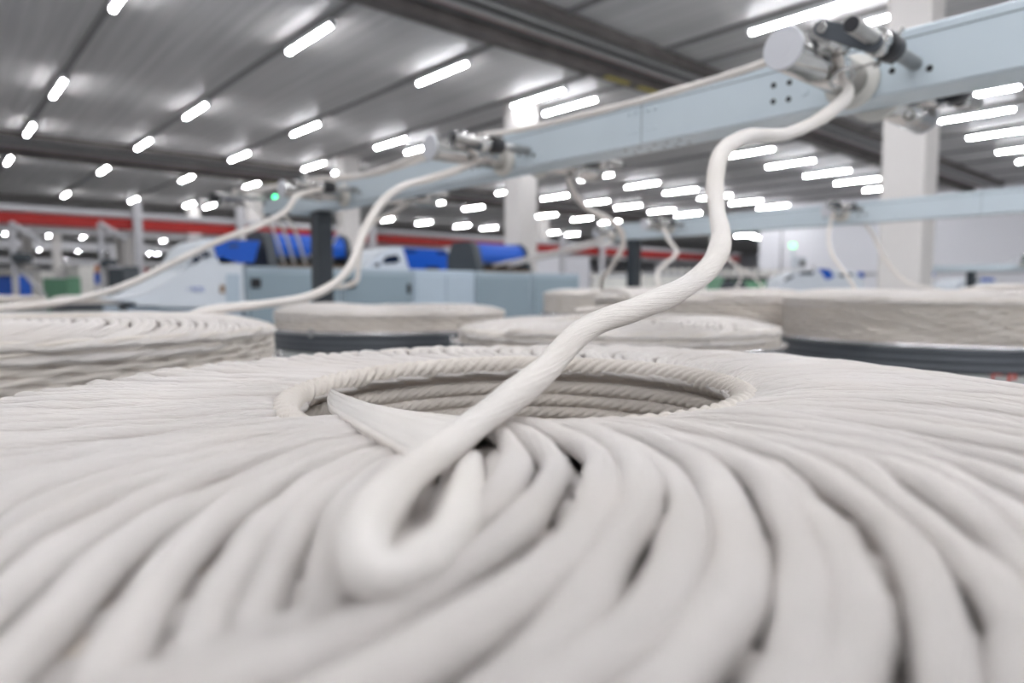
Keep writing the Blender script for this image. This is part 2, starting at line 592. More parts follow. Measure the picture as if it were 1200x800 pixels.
def coil_points(total, seg, jit, last=1.0):
    """the sliver as laid: overlapping loops whose centre walks clockwise round the can; last loop ends at angle 0"""
    n = int(total * seg)
    k = np.arange(n + 1) / seg
    th = 2 * PI * k
    back = total - k                          # loops since the end
    phi = 2 * PI / NCOIL * back               # counterclockwise from the last loop
    ks = np.arange(int(total) + 3)
    j1, j2, j3 = [rng.normal(0, 1, len(ks)) for _ in range(3)]
    ip = lambda a: np.interp(k, ks, a)
    phi = phi + jit * 0.011 * ip(j1) + jit * 0.008 * np.sin(3.1 * th / (2 * PI) * 2 + 5 * ip(j2))
    rc = RC + jit * (0.0020 * ip(j2)) - 0.0
    calm = 0.25 + 0.75 * np.abs(np.sin(th))
    wob = calm * (jit * 0.0019 * np.sin(th * 3 + 9 * ip(j3)) + jit * 0.0015 * np.sin(th * 8 + 7 * ip(j1)) + jit * 0.0009 * np.sin(th * 15 + 11 * ip(j2)))
    lr = -(rc + wob) * np.cos(th)
    sn = np.sin(th)
    sm = 1 / (1 + np.exp(-7 * sn))                # loops are dragged flat on the leading side
    lt = (rc + wob) * sn * (0.50 + 0.42 * sm)
    X = (RHO + lr) * np.cos(phi) - lt * np.sin(phi)
    Y = (RHO + lr) * np.sin(phi) + lt * np.cos(phi)
    rho = np.hypot(X, Y)
    z = -2 * TH * back / NCOIL + 0.5 * TH * np.clip(1.7 * np.sin(th), -1, 1) + dome(rho) + calm * (jit * 0.0011 * np.sin(th * 6 + 11 * ip(j2)) + jit * 0.0010 * ip(j3))
    w = 0.0079 * (1 + 0.10 * jit * np.sin(th * 4 + 6 * ip(j1)) + 0.06 * ip(j2) + 0.06 * jit * np.sin(th * 11 + 8 * ip(j3)) + 0.045 * jit * np.sin(th * 19 + 9 * ip(j2)))
    w = w * np.where(np.cos(th) > 0, 0.34, 0.50) + w * np.where(np.cos(th) > 0, 0.66, 0.50) * np.abs(np.sin(th)) ** 0.8
    return np.stack([X, Y, z], 1), w


def twisted_course(radius, z_top, n_turn, pitch, r, lobes, amp, twist, seg=300, m=10, flat=1.15, jit=0.0012):
    """one strand wound as a stack of courses (a helix), twisted like a rope"""
    n = int(n_turn * seg)
    t = np.arange(n + 1) / seg
    a = 2 * PI * t
    rj = radius + jit * np.sin(a * 7.3) + jit * np.sin(a * 17.7 + 1.0)
    pts = np.stack([rj * np.cos(a), rj * np.sin(a), z_top - pitch * t + jit * np.sin(a * 11.1)], 1)
    return MB().tube(pts, r, m, (0, 0, 1), flat, lobes, amp, twist, fixed_up=True, twist_u=twist / (2 * PI))


print('coil')
pts, w = coil_points(int(NCOIL * 1.32), 64, 1.0)
TOP = MB().tube(pts, w, 12, (0, 0, 1), 0.80, 3, 0.05, 45.0, fixed_up=True, twist_u=3.0).mesh('top_coil')
TOP.materials.append(M['cotton'])
pts, w = coil_points(int(NCOIL * 1.25), 36, 0.8)
TOP_FAR = MB().tube(pts, w, 7, (0, 0, 1), 0.80, fixed_up=True).mesh('top_coil')
TOP_FAR.materials.append(M['cotton'])
_seg, _tn = 900, 6.5
_t = np.arange(int(_tn * _seg) + 1) / _seg
_a = 2 * PI * _t
_k = np.clip((_t - 0.9) / 0.2, 0, 1)
_r = 0.0108 * (1 - _k) + 0.0076 * _k
_z = -0.0085 - np.where(_t < 1, 0.012 * np.clip((_t - 0.6) / 0.4, 0, 1), 0.012 + 0.0138 * (_t - 1)) - 0.004 * _k
_ra = 0.1845 + 0.001 * _k + 0.0005 * np.sin(_a * 7.3)
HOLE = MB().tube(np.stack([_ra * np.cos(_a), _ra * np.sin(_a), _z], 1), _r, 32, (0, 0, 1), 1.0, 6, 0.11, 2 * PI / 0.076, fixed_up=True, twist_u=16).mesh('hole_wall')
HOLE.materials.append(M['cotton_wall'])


def core(height):
    """the mass of sliver under the top loops"""
    return MB().lathe([(0.190, -0.014), (0.30, -0.014), (0.40, -0.018), (0.472, -0.026), (0.474, -height - 0.25), (0.190, -height - 0.25), (0.190, -0.014)], n=72)


SIDE = {}
for key, hgt in (('low', 0.10), ('high', 0.155)):
    n = int(round((hgt - 0.01) / 0.0134)) + 1
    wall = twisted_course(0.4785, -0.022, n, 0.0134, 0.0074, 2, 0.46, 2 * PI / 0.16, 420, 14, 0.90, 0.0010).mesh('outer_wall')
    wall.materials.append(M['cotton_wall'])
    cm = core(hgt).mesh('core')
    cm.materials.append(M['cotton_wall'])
    SIDE[key] = (wall, cm)

# --- the steel can
def can_meshes():
    d = {}
    Zr = 1.29                                   # rim height
    d['body'] = MB().lathe([(0.500, Zr - 0.075), (0.500, 0.16), (0.494, 0.15), (0.494, Zr - 0.075)], close=True, n=96)
    prof = []
    zz = Zr - 0.006
    for i in range(3):
        prof += [(0.5005, zz), (0.5035, zz - 0.003), (0.5035, zz - 0.014), (0.5005, zz - 0.018), (0.5000, zz - 0.022)]
        zz -= 0.0225
    prof += [(0.4945, zz), (0.4945, Zr - 0.006)]
    d['ribbed_band'] = MB().lathe(prof, close=True, n=96)
    d['rim'] = MB().lathe([(0.4945 + 0.0065 + 0.0065 * math.cos(a), Zr + 0.0005 + 0.0065 * math.sin(a)) for a in np.linspace(0, 2 * PI, 10, endpoint=False)], close=True, n=96)
    d['base'] = MB().lathe([(0.0, 0.15), (0.496, 0.15), (0.496, 0.10), (0.0, 0.10)], n=72)
    return d


CANM = {k: v.mesh(k) for k, v in can_meshes().items()}
for k, m_ in (('body', 'can'), ('ribbed_band', 'band'), ('rim', 'rim'), ('base', 'band')):
    CANM[k].materials.append(M[m_])
cs = MB()
cs.cyl((0, -0.018, 0.05), (0, 0.018, 0.05), 0.05, 20, bev=0.006)
cs.box((-0.03, -0.026, 0.045), (0.03, -0.020, 0.10)).box((-0.03, 0.020, 0.045), (0.03, 0.026, 0.10)).box((-0.03, -0.026, 0.092), (0.03, 0.026, 0.10))
CASTER = cs.mesh('caster')
CASTER.materials.append(M['black'])
cl = MB()
cl.lathe([(0.012 + 0.004 * math.cos(a), 0.004 * math.sin(a)) for a in np.linspace(0, 2 * PI, 8, endpoint=False)], axis='x', close=True, n=20)
CLIP = cl.mesh('clip')
CLIP.materials.append(M['clip'])


def can(x, y, label, clips=(), sunk=0.0, rot=0.0):
    t = thing('sliver_can', label, 'can', (x, y, 0), 'steel sliver cans', local=True)
    for k in ('body', 'ribbed_band', 'rim', 'base'):
        place(k, CANM[k], None, t, origin=True)
    for i in range(4):
        o = place('caster', CASTER, None, t, origin=True)
        a = PI / 4 + i * PI / 2
        o.location = (0.36 * math.cos(a), 0.36 * math.sin(a), 0)
    for a in clips:
        o = place('clip', CLIP, None, t, origin=True)
        o.location = (0.509 * math.cos(a), 0.509 * math.sin(a), 1.291)
        o.rotation_euler = (0, 0, a)
    return t


def package(x, y, ztop, kind, rot, label, near=False):
    """coiled sliver standing in a can: top loops, rope-like outer and hole walls, core"""
    t = thing('coiled_sliver', label, 'coiled sliver', (x, y, ztop), 'coils of cotton sliver in the cans', local=True)
    t.rotation_euler = (0, 0, rot)
    place('top_coil', TOP if near else TOP_FAR, None, t, origin=True)
    place('outer_wall', SIDE[kind][0], None, t, origin=True)
    place('hole_wall', HOLE, None, t, origin=True)
    place('core', SIDE[kind][1], None, t, origin=True)
    return t


FWD = math.atan2(CF[1], CF[0])              # heading of the view
NX, NY = 0.374, 0.422
NZ = EYE - 0.0765                            # crest of the loops
CANS = [
    # x, y, top relative to eye, kind, turn, label of coil, label of can, near
    (NX, NY, -0.0765, 'low', FWD + PI - math.radians(28), 'large white coil of cotton sliver filling the nearest can, open hole in its middle',
     'steel can under the nearest large coil, wholly covered by it', True),
    (0.143, 1.67, -0.057, 'high', FWD + PI - 0.3, 'coil of cotton sliver at the left edge, nearest behind the large coil',
     'steel can hidden under the coil at the left edge', False),
    (1.63, 1.37, -0.088, 'low', FWD + 2.4, 'coil of cotton sliver in the middle, directly behind the hole of the large coil',
     'steel can under the middle coil, small chrome clip at its rim', False),
    (1.54, 2.54, -0.064, 'low', FWD + 1.1, 'coil of cotton sliver in front of the blue grey cabinets and dark post',
     'ribbed grey can with bright rim left of the middle coil', False),
    (2.62, 0.775, -0.004, 'high', FWD + 0.4, 'tall coil of cotton sliver at the right edge, in front of white column',
     'ribbed grey can with bright rim and red stencil at the right edge', False),
    (2.75, 1.80, -0.002, 'high', FWD + 3.0, 'tall coil of cotton sliver behind the middle coil, partly behind the right one',
     'steel can hidden behind the middle coil', False),
    (-0.06, 2.86, -0.082, 'low', FWD + 2.0, 'coil of cotton sliver just behind the left edge coil, nearly hidden',
     'steel can just behind the left edge coil, nearly hidden', False),
    (1.62, 9.30, -0.075, 'low', FWD + 0.7, 'distant coil of cotton sliver beside the tip of the white machine nose',
     'distant grey can beside the tip of the white machine nose', False),
    (0.70, 10.2, -0.070, 'low', FWD + 0.2, 'distant coil of cotton sliver at the left edge of the view, dark can rim below',
     'distant grey can at the left edge of the view', False),
    (4.60, 0.75, 0.034, 'high', FWD + 1.7, 'distant coil of cotton sliver peeping over the tall coil at the right edge',
     'distant steel can hidden behind the tall coil at the right edge', False),
    (3.86, 1.50, -0.035, 'low', FWD + 0.3, 'coil of cotton sliver hidden behind the tall right coil, before the white column',
     'steel can hidden behind the tall right coil, left of the white column', False),
    (5.00, 2.80, -0.030, 'low', FWD + 0.9, 'coil of cotton sliver hidden in front of the green machine',
     'steel can hidden in front of the green machine', False),
    (3.62, 3.05, 0.008, 'high', FWD + 2.7, 'coil of cotton sliver far behind the middle, beyond the second dark post',
     'steel can far behind the middle, beyond the second dark post', False),
]
for (x, y, dz, kind, rot, lab, labc, near) in CANS:
    package(x, y, EYE + dz, kind, rot, lab, near)
    aim = math.atan2(-y, -x)
    clips = {(1.63, 1.37): (aim - 1.42,), (1.54, 2.54): (aim - 0.62,), (2.62, 0.775): (aim + 1.35,)}.get((x, y), (aim + 1.5,))
    c = can(x, y, labc, clips)
    if (x, y) == (2.62, 0.775):
        # red stencilled letters low on the shell, wrapped round it
        def bend(u, v):
            p0 = P(1163.5, 436, d=1.9)
            a0 = math.atan2(p0[1] - y, p0[0] - x)
            a = a0 + u / 0.5008
            return np.array([x + 0.5012 * math.cos(a), y + 0.5012 * math.sin(a), 1.2085 + v])
        strokes = {'C': [(-0.030, 0.010, -0.006, 0.014), (-0.030, -0.016, -0.024, 0.010), (-0.030, -0.016, -0.006, -0.011)],
                   'P': [(0.008, -0.016, 0.014, 0.014), (0.014, 0.009, 0.028, 0.014), (0.014, -0.002, 0.028, 0.003), (0.024, -0.002, 0.030, 0.014)]}
        for ch, rs in strokes.items():
            mb = MB()
            for (u0, v0, u1, v1) in rs:
                q = [bend(u0, v0), bend(u1, v0), bend(u1, v1), bend(u0, v1)]
                nn = np.array([q[0][0] - x, q[0][1] - y, 0])
                mb.prism(q, nn / np.linalg.norm(nn) * 0.0008)
            o = mb.build('stencil_mark', M['redmark'])
            o.parent = c
            o.data.transform(Matrix.Translation((-x, -y, 0)))

# ------------------------------------------------------------------ creels: overhead beams with posts
XB = 1.48
B1 = dict(x0=1.48, x1=1.588, z0=EYE + 0.391, z1=EYE + 0.512)


def creel(x0, x1, z0, z1, ya, yb, posts, holes, seams, label, bar=None):
    t = thing('creel', label, 'creel', (x0, ya, 0))
    part(MB().box((x0, ya, z0), (x1, yb, z1), 0.004), 'beam', M['beam'], t)
    h = z1 - z0
    part(MB().box((x0 - 0.0006, ya + 0.002, z1 - 0.175 * h), (x0 + 0.001, yb - 0.002, z1 - 0.155 * h)), 'lid_seam', M['seam'], t)
    for py in posts:
        w = 0.042
        cx = (x0 + x1) / 2
        p = part(MB().box((cx - w, py - w, 0.02), (cx + w, py + w, z0), 0.006), 'post', M['post'], t)
        part(MB().box((cx - 0.11, py - 0.11, 0.0), (cx + 0.11, py + 0.11, 0.02), 0.003), 'foot_plate', M['post'], p)
    for (y, z) in holes:
        part(MB().cyl((x0 - 0.0012, y, z), (x0 + 0.002, y, z), 0.0062, 16), 'bore', M['hole'], t)
    for y in seams:
        part(MB().box((x0 - 0.0006, y - 0.001, z0 + 0.002), (x0 + 0.001, y + 0.001, z1 - 0.002)), 'joint', M['seam'], t)
        for dy in (-0.045, -0.022, 0.022, 0.045):
            for dz in (0.3, 0.72):
                part(MB().cyl((x0 - 0.004, y + dy, z0 + dz * h), (x0 + 0.001, y + dy, z0 + dz * h), 0.006, 12, bev=0.0015), 'bolt', M['beam'], t)
        for dy in (-0.10, -0.06, -0.02, 0.03, 0.08):
            for dx in (0.3, 0.7):
                part(MB().cyl((x0 + dx * (x1 - x0), y + dy, z0 - 0.001), (x0 + dx * (x1 - x0), y + dy, z0 + 0.001), 0.005, 12), 'bore', M['hole'], t)
    return t


hz = [(0.469, 0.425), (0.536, 0.436), (0.537, 0.455), (0.785, 0.463), (0.748, 0.461), (0.785, 0.427), (0.749, 0.425)]
holes = [(y, EYE + z) for y, z in hz]
for k in (1, 2):
    holes += [(y + 1.113 * k, EYE + z) for y, z in hz]
cr1 = creel(B1['x0'], B1['x1'], B1['z0'], B1['z1'], -2.4, 3.46, (3.2, -1.4), holes, (1.158,), 'nearest pale blue overhead creel beam with dark post, running from top right')
for (y, z) in ((0.712, 0.433),):
    part(MB().cyl((XB - 0.003, y, EYE + z), (XB + 0.001, y, EYE + z), 0.009, 16, bev=0.001), 'bolt', M['beam'], cr1)
# infeed bar at the creel's end, with a signal lamp and a row of black guide blocks
bar = part(MB().box((1.24, 3.86, EYE + 0.508), (1.86, 3.90, EYE + 0.530), 0.004), 'infeed_bar', M['steel'], cr1)
part(MB().cyl((1.215, 3.88, EYE + 0.505), (1.265, 3.88, EYE + 0.505), 0.026, 14, bev=0.004), 'end_stop', M['black'], bar)
part(MB().box((1.50, 3.44, EYE + 0.43), (1.57, 3.87, EYE + 0.508), 0.004), 'bracket', M['beam'], cr1)
for i in range(5):
    xx = 1.50 + 0.055 * i
    part(MB().box((xx, 3.83, EYE + 0.475), (xx + 0.038, 3.868, EYE + 0.507), 0.004), 'guide_block', M['black'], bar)
led = part(MB().box((1.525, 3.80, EYE + 0.512), (1.56, 3.858, EYE + 0.535), 0.003), 'lamp_socket', M['cheek'], cr1)
part(MB().cyl((1.54, 3.800, EYE + 0.524), (1.54, 3.785, EYE + 0.524), 0.0125, 14, bev=0.003), 'green_lamp', M['green_led'], led)['label'] = 'lit green signal lamp'

XB2 = 4.17
cr2 = creel(XB2, XB2 + 0.11, EYE + 0.393, EYE + 0.516, -2.0, 3.62, (3.36,), [(y, EYE + 0.44) for y in (1.62, 1.66, 1.86, 2.86, 2.9, 3.1)], (1.05,), 'second pale blue creel beam farther back, passing in front of white column')
cr3 = creel(9.4, 9.55, EYE + 0.225, EYE + 0.30, -3.0, 3.15, (2.45,), [], (), 'far creel beam with short dark post before the white wall')
cr4 = creel(7.9, 8.05, EYE + 0.20, EYE + 0.285, -3.0, 1.72, (1.18,), [], (), 'far creel beam at the right edge, nearer of the two by the white wall')


def guide(xf, yg, zb, side, label, detail=True, length=0.303):
    """roller guide bolted to the side of a creel beam; side -1 faces the viewer, +1 the back"""
    t = thing('sliver_guide', label, 'sliver guide', (xf, yg, zb), 'roller guides along the creel beams')
    s = side
    z = zb
    zr = z + 0.010                                   # rod height
    yr = yg - 0.115
    xe = xf + s * length
    ro = part(MB().cyl((xf + s * 0.012, yg, z), (xe - s * 0.006, yg, z), 0.0365, 48, bev=0.001), 'roller', M['chrome'], t)
    part(MB().cyl((xe - s * 0.006, yg, z), (xe, yg, z), 0.0374, 48, bev=0.0015), 'end_disc', M['disc'], ro)
    part(MB().cyl((xe, yg, z), (xe + s * 0.0008, yg, z), 0.012, 32), 'end_plug', M['disc'], ro)
    part(MB().lathe([(0.010, s * 0.001), (0.051, s * 0.001), (0.0545, s * 0.004), (0.0545, s * 0.012), (0.052, s * 0.016), (0.040, s * 0.019), (0.0366, s * 0.022)], (xf, yg, z), 40, 'x'), 'flange', M['cream'], t)
    rd = part(MB().cyl((xf + s * 0.0005, yr, zr), (xf + s * 0.294, yr, zr), 0.0135, 24, bev=0.001), 'rod', M['steel'], t)
    part(MB().cyl((xf + s * 0.294, yr, zr), (xf + s * 0.298, yr, zr), 0.0130, 24, bev=0.001), 'rod_cap', M['black'], rd)
    co = part(MB().cyl((xf + s * 0.115, yr, zr), (xf + s * 0.165, yr, zr), 0.0245, 28, bev=0.003), 'collar', M['black'], t)
    part(MB().cyl((xf + s * 0.167, yr, zr), (xf + s * 0.196, yr, zr), 0.0220, 28, bev=0.002), 'clamp_ring', M['chrome'], co)
    part(MB().cyl((xf + s * 0.13, yr, zr), (xf + s * 0.13, yr - 0.022, zr + 0.030), 0.0045, 12), 'clamp_screw', M['chrome'], co)
    # lever plate that carries the press roller
    xl = xf + s * 0.240
    a, b = np.array([xl - s * 0.038, yr, zr - 0.009]), np.array([xl, yg - 0.046, zr + 0.024])
    ax = (b - a) / np.linalg.norm(b - a)
    nv = np.array([0, -ax[2], ax[1]]) / math.hypot(ax[1], ax[2])
    out = []
    for i in range(13):
        an = PI / 2 + PI * i / 12
        out.append(a + 0.0165 * (math.cos(an) * ax + math.sin(an) * nv))
    for i in range(13):
        an = -PI / 2 + PI * i / 12
        out.append(b + 0.0138 * (math.cos(an) * ax + math.sin(an) * nv))
    lv = part(MB().prism(out, (s * 0.012, 0, 0)), 'lever', M['lever'], t)
    part(MB().cyl(b + (s * 0.012, 0, 0), b + (s * 0.017, 0, 0), 0.010, 20, bev=0.0015), 'bolt', M['chrome'], lv)
    part(MB().cyl(a + (0, 0, 0), a - (s * 0.028, 0, 0), 0.019, 24, bev=0.002), 'lever_hub', M['chrome'], lv)
    pr = part(MB().cyl(b + (0, 0.007, -0.005) - (s * 0.003, 0, 0), b + (0, 0.007, -0.005) - (s * 0.078, 0, 0), 0.0262, 32, bev=0.002), 'press_roller', M['chrome'], t)
    # wire eye that the sliver rises through
    ec = np.array([xf + s * 0.150, yg - 0.040, z - 0.030])
    st = np.array([xf + s * 0.135, yr + 0.010, zr - 0.022])
    rg = [ec + 0.0205 * np.array([0.95 * math.sin(q) * s, 0.95 * math.cos(q), 0.30 * math.sin(q) - 0.42 * math.cos(q)]) for q in np.linspace(-PI, PI, 25)[:-1]]
    ey = part(MB().tube(rg, 0.0042, 10, closed=True), 'wire_eye', M['chrome'], t)
    part(MB().tube([st, 0.5 * (st + rg[0]) + (0, 0, 0.002), rg[0]], 0.0030, 8), 'eye_stem', M['steel'], ey)
    part(MB().cyl(st + (0, 0.004, -0.002), st + (0, 0.014, -0.004), 0.0055, 10), 'eye_nut', M['chrome'], ey)
    return t


ZR = EYE + 0.430
guide(XB, 0.610, ZR, -1, 'large chrome roller guide on the nearest beam, holding the sliver from the large coil')
guide(XB, 1.720, ZR, -1, 'chrome roller guide on the nearest beam, second along, in front of the middle column')
guide(XB, 2.835, ZR, -1, 'chrome roller guide at the far end of the nearest beam, above the dark post')
guide(B1['x1'], 0.610, ZR - 0.006, 1, 'chrome roller guide on the hidden back of the nearest beam, seen below the largest guide')
guide(B1['x1'], 1.675, ZR, 1, 'chrome roller guide on the back of the nearest beam, right of the middle column')
guide(B1['x1'], 2.72, ZR, 1, 'chrome roller guide on the back of the nearest beam, left of the middle column')
ZR2 = EYE + 0.462
guide(XB2, 2.99, ZR2, -1, 'small roller guide near the far end of the second beam, above its dark post')
guide(XB2, 1.76, ZR2, -1, 'small roller guide on the second beam beside the white column', length=0.2)
guide(XB2, 3.53, ZR2 - 0.02, -1, 'small roller guide at the very end of the second creel beam', length=0.2)
guide(9.398, 3.05, EYE + 0.275, -1, 'tiny roller guide at the end of the far creel, beside the white column')
guide(7.898, 1.62, EYE + 0.27, -1, 'tiny roller guide at the end of the far creel at the right edge')

# ------------------------------------------------------------------ running slivers
def sliver(ctrl, label, n=90, flat=0.9, twist_u=3.0, m=12, fuzz=True):
    c = spline(ctrl, n)
    r = c[:, 3].copy()
    s = np.arange(len(r))
    r *= 1 + 0.05 * np.sin(s * 0.43) + 0.035 * np.sin(s * 1.13 + 1)
    o = MB().tube(c[:, :3], r, m, (0, 0, 1), flat, 2, 0.06, 14.0, twist_u=twist_u).build('cotton_sliver', M['cotton_soft'])
    tag(o, label, 'cotton sliver', 'slivers running from cans to machines')
    return o


def W(p, r):
    return np.array([p[0], p[1], p[2], r])


zs = NZ
main = [
    W(P(551, 536, Z=zs + 0.000), 0.0050), W(P(548, 568, Z=zs + 0.004), 0.0066), W(P(535, 614, Z=zs + 0.006), 0.0072), W(P(505, 652, Z=zs + 0.006), 0.0074), W(P(470, 672, Z=zs + 0.006), 0.0074),
    W(P(440, 674, Z=zs + 0.008), 0.0074), W(P(426, 648, Z=zs + 0.010), 0.0076), W(P(438, 604, Z=zs + 0.010), 0.0078), W(P(478, 558, Z=zs + 0.011), 0.0078), W(P(533, 514, d=0.295), 0.0080),
    W(P(582, 478, d=0.335), 0.0080), W(P(636, 436, d=0.385), 0.0084), W(P(672, 397, d=0.43), 0.0084), W(P(700, 378, d=0.47), 0.0094), W(P(748, 361, d=0.53), 0.0096), W(P(800, 338, d=0.595), 0.0102),
    W(P(833, 311, d=0.66), 0.0110), W(P(845, 280, d=0.73), 0.0118), W(P(840, 245, d=0.80), 0.0106), W(P(838, 210, d=0.87), 0.0114), W(P(847, 178, d=0.94), 0.0124),
    W(P(874, 160, d=1.02), 0.0120), W(P(920, 157, d=1.10), 0.0116), W(P(960, 140, d=1.17), 0.0118), W(P(990, 116, d=1.23), 0.0122), W(P(994, 102, d=1.255), 0.0095),
    W((1.331, 0.570, EYE + 0.400), 0.0072), W((1.312, 0.568, EYE + 0.432), 0.0080), W((1.300, 0.580, EYE + 0.464), 0.0070),
    W((1.300, 0.612, EYE + 0.474), 0.0075), W((1.300, 0.650, EYE + 0.463), 0.0090), W((1.316, 0.80, EYE + 0.456), 0.0095), W((1.320, 1.10, EYE + 0.452), 0.0095), W((1.33, 1.45, EYE + 0.462), 0.0095),
    W((1.335, 1.64, EYE + 0.476), 0.0095), W((1.335, 1.72, EYE + 0.478), 0.0090), W((1.335, 1.80, EYE + 0.462), 0.0095), W((1.34, 2.3, EYE + 0.445), 0.0095), W((1.35, 2.70, EYE + 0.468), 0.0095), W((1.345, 2.84, EYE + 0.478), 0.0095),
    W((1.36, 3.30, EYE + 0.515), 0.0095), W((1.42, 3.80, EYE + 0.548), 0.0090), W((1.44, 3.95, EYE + 0.540), 0.0090), W(P(328, 262, Y=4.5), 0.010), W(P(345, 308, Y=5.02), 0.010),
]
sliver(main, 'thick white sliver rising from the large coil to the largest chrome roller guide', 420, 0.85)

# last loops lying as one flat fan over the near lip of the hole
lo = [P(383, 466, Z=zs - 0.008), P(388, 474, Z=zs + 0.001), P(412, 489, Z=zs + 0.004), P(450, 510, Z=zs + 0.0045), P(492, 533, Z=zs + 0.004), P(532, 546, Z=zs + 0.002)]
hi = [P(392, 460, Z=zs - 0.016), P(404, 465, Z=zs - 0.004), P(440, 476, Z=zs - 0.001), P(490, 484, Z=zs - 0.002), P(550, 488, Z=zs - 0.001), P(600, 492, Z=zs - 0.004)]
lo, hi = spline([W(q, 0) for q in lo], 48)[:, :3], spline([W(q, 0) for q in hi], 48)[:, :3]
nl = min(len(lo), len(hi))
lo, hi = lo[np.linspace(0, len(lo) - 1, nl).astype(int)], hi[np.linspace(0, len(hi) - 1, nl).astype(int)]
NR = 22
V, Fc, UVs = [], [], []
for i in range(nl):
    for k in range(NR):
        t_ = k / (NR - 1)
        q = lo[i] * (1 - t_) + hi[i] * t_
        q = q + np.array([0, 0, 0.0050 * math.sin(PI * min(1.0, t_ * 2.2) / 2) * (1 - t_ ** 4) + 0.0011 * math.sin(k * 1.5 + i * 0.03) * math.sin(PI * t_)])
        V.append(q)
    for k in range(NR):
        t_ = k / (NR - 1)
        q = lo[i] * (1 - t_) + hi[i] * t_
        V.append(q - np.array([0, 0, 0.006]))
m2 = 2 * NR
for i in range(nl - 1):
    loop = list(range(NR)) + [NR + k for k in range(NR - 1, -1, -1)]
    for a in range(m2):
        b_ = (a + 1) % m2
        Fc.append((i * m2 + loop[a], i * m2 + loop[b_], (i + 1) * m2 + loop[b_], (i + 1) * m2 + loop[a]))
        va, vb = loop[a] % NR / NR * 3, loop[b_] % NR / NR * 3
        UVs.append([(i * 0.003, va), (i * 0.003, vb), ((i + 1) * 0.003, vb), ((i + 1) * 0.003, va)])
tag(MB().add(V, Fc, UVs).build('sliver_end', M['cotton_soft']), 'flat loose fan of sliver lying across the near lip of the large hole', 'cotton sliver', 'slivers running from cans to machines')

sliver([W((0.30, 1.60, EYE - 0.059), 0.010), W(P(150, 386, d=1.30), 0.010), W(P(205, 375, d=1.42), 0.011), W(P(255, 362, d=1.52), 0.012), W(P(310, 356, d=1.62), 0.012), W(P(360, 348, d=1.70), 0.012), W(P(392, 332, d=1.76), 0.012), W(P(412, 310, d=1.80), 0.0125),
        W(P(422, 282, d=1.84), 0.012), W(P(433, 258, d=1.88), 0.012), W(P(452, 232, d=1.93), 0.0125), W(P(475, 217, d=1.97), 0.012), W(P(505, 209, d=2.02), 0.012), W(P(535, 199, d=2.06), 0.0125), W((1.331, 1.685, EYE + 0.404), 0.0095),
        W((1.300, 1.675, EYE + 0.440), 0.009), W((1.285, 1.70, EYE + 0.474), 0.009), W((1.280, 1.76, EYE + 0.466), 0.009), W((1.275, 2.25, EYE + 0.430), 0.0095), W((1.275, 2.72, EYE + 0.466), 0.0095), W((1.275, 2.84, EYE + 0.476), 0.0095),
        W((1.31, 3.35, EYE + 0.50), 0.0095), W((1.35, 3.80, EYE + 0.548), 0.009), W((1.38, 3.95, EYE + 0.540), 0.009), W(P(316, 262, Y=4.5), 0.010), W(P(333, 308, Y=5.02), 0.010)],
       'sliver sagging from the second roller guide down to the coil at the left edge', 260)

sliver([W((-0.02, 2.70, EYE - 0.070), 0.012), W(P(-10, 361, d=2.10), 0.012), W(P(60, 355, d=2.22), 0.013), W(P(110, 346, d=2.30), 0.013), W(P(155, 331, d=2.38), 0.013), W(P(200, 309, d=2.46), 0.013), W(P(255, 283, d=2.54), 0.013), W(P(300, 266, d=2.60), 0.013), W(P(334, 248, d=2.66), 0.013),
        W(P(351, 228, d=2.70), 0.011), W((1.39, 2.78, EYE + 0.455), 0.010), W((1.40, 2.85, EYE + 0.478), 0.010), W((1.43, 3.35, EYE + 0.53), 0.0095), W((1.475, 3.80, EYE + 0.548), 0.009), W((1.50, 3.95, EYE + 0.540), 0.009), W(P(341, 262, Y=4.5), 0.010), W(P(358, 308, Y=5.02), 0.010)],
       'long sliver slanting from the far end guide down past the white machine nose', 200)

sliver([W((1.72, 2.70, EYE + 0.40), 0.010), W(P(478, 238, d=3.18), 0.0115), W(P(455, 252, d=3.14), 0.0115), W(P(434, 264, d=3.10), 0.0115), W(P(424, 285, d=3.06), 0.0115), W(P(420, 312, d=3.02), 0.0115), W(P(418, 328, d=2.99), 0.0115), W(P(405, 335, d=2.95), 0.0115), W(P(382, 337, d=2.92), 0.0115),
        W(P(364, 346, d=2.92), 0.0115), W(P(356, 357, d=2.92), 0.0115)], 'sliver dropping behind the nearest beam to the coil by the dark post', 110)
sliver([W((1.73, 1.66, EYE + 0.41), 0.010), W(P(666, 208, d=2.42), 0.0105), W(P(674, 228, d=2.44), 0.0105), W(P(690, 245, d=2.48), 0.0105), W(P(715, 258, d=2.55), 0.0105), W(P(728, 272, d=2.62), 0.0105), W(P(729, 290, d=2.68), 0.0105), W(P(718, 310, d=2.74), 0.0105),
        W(P(706, 327, d=2.80), 0.0105), W(P(707, 338, d=2.86), 0.0105), W(P(725, 341, d=2.82), 0.0105), W(P(738, 347, d=2.71), 0.0105), W(P(741, 358, d=2.68), 0.0105), W(P(732, 361, d=2.66), 0.0105), W(P(700, 362, d=2.63), 0.0105), W(P(672, 364, d=2.60), 0.0105)], 'sliver curving from behind the nearest beam to the tall coil behind the middle one', 140)
sliver([W((4.05, 2.96, EYE + 0.45), 0.012), W(P(778, 268, d=4.72), 0.013), W(P(784, 281, d=4.68), 0.013), W(P(793, 295, d=4.62), 0.013), W(P(785, 305, d=4.58), 0.013), W(P(774, 314, d=4.54), 0.013), W(P(770, 325, d=4.5), 0.013), W(P(773, 336, d=4.46), 0.013)],
       'sliver zigzagging down from the second beam above its dark post', 90)
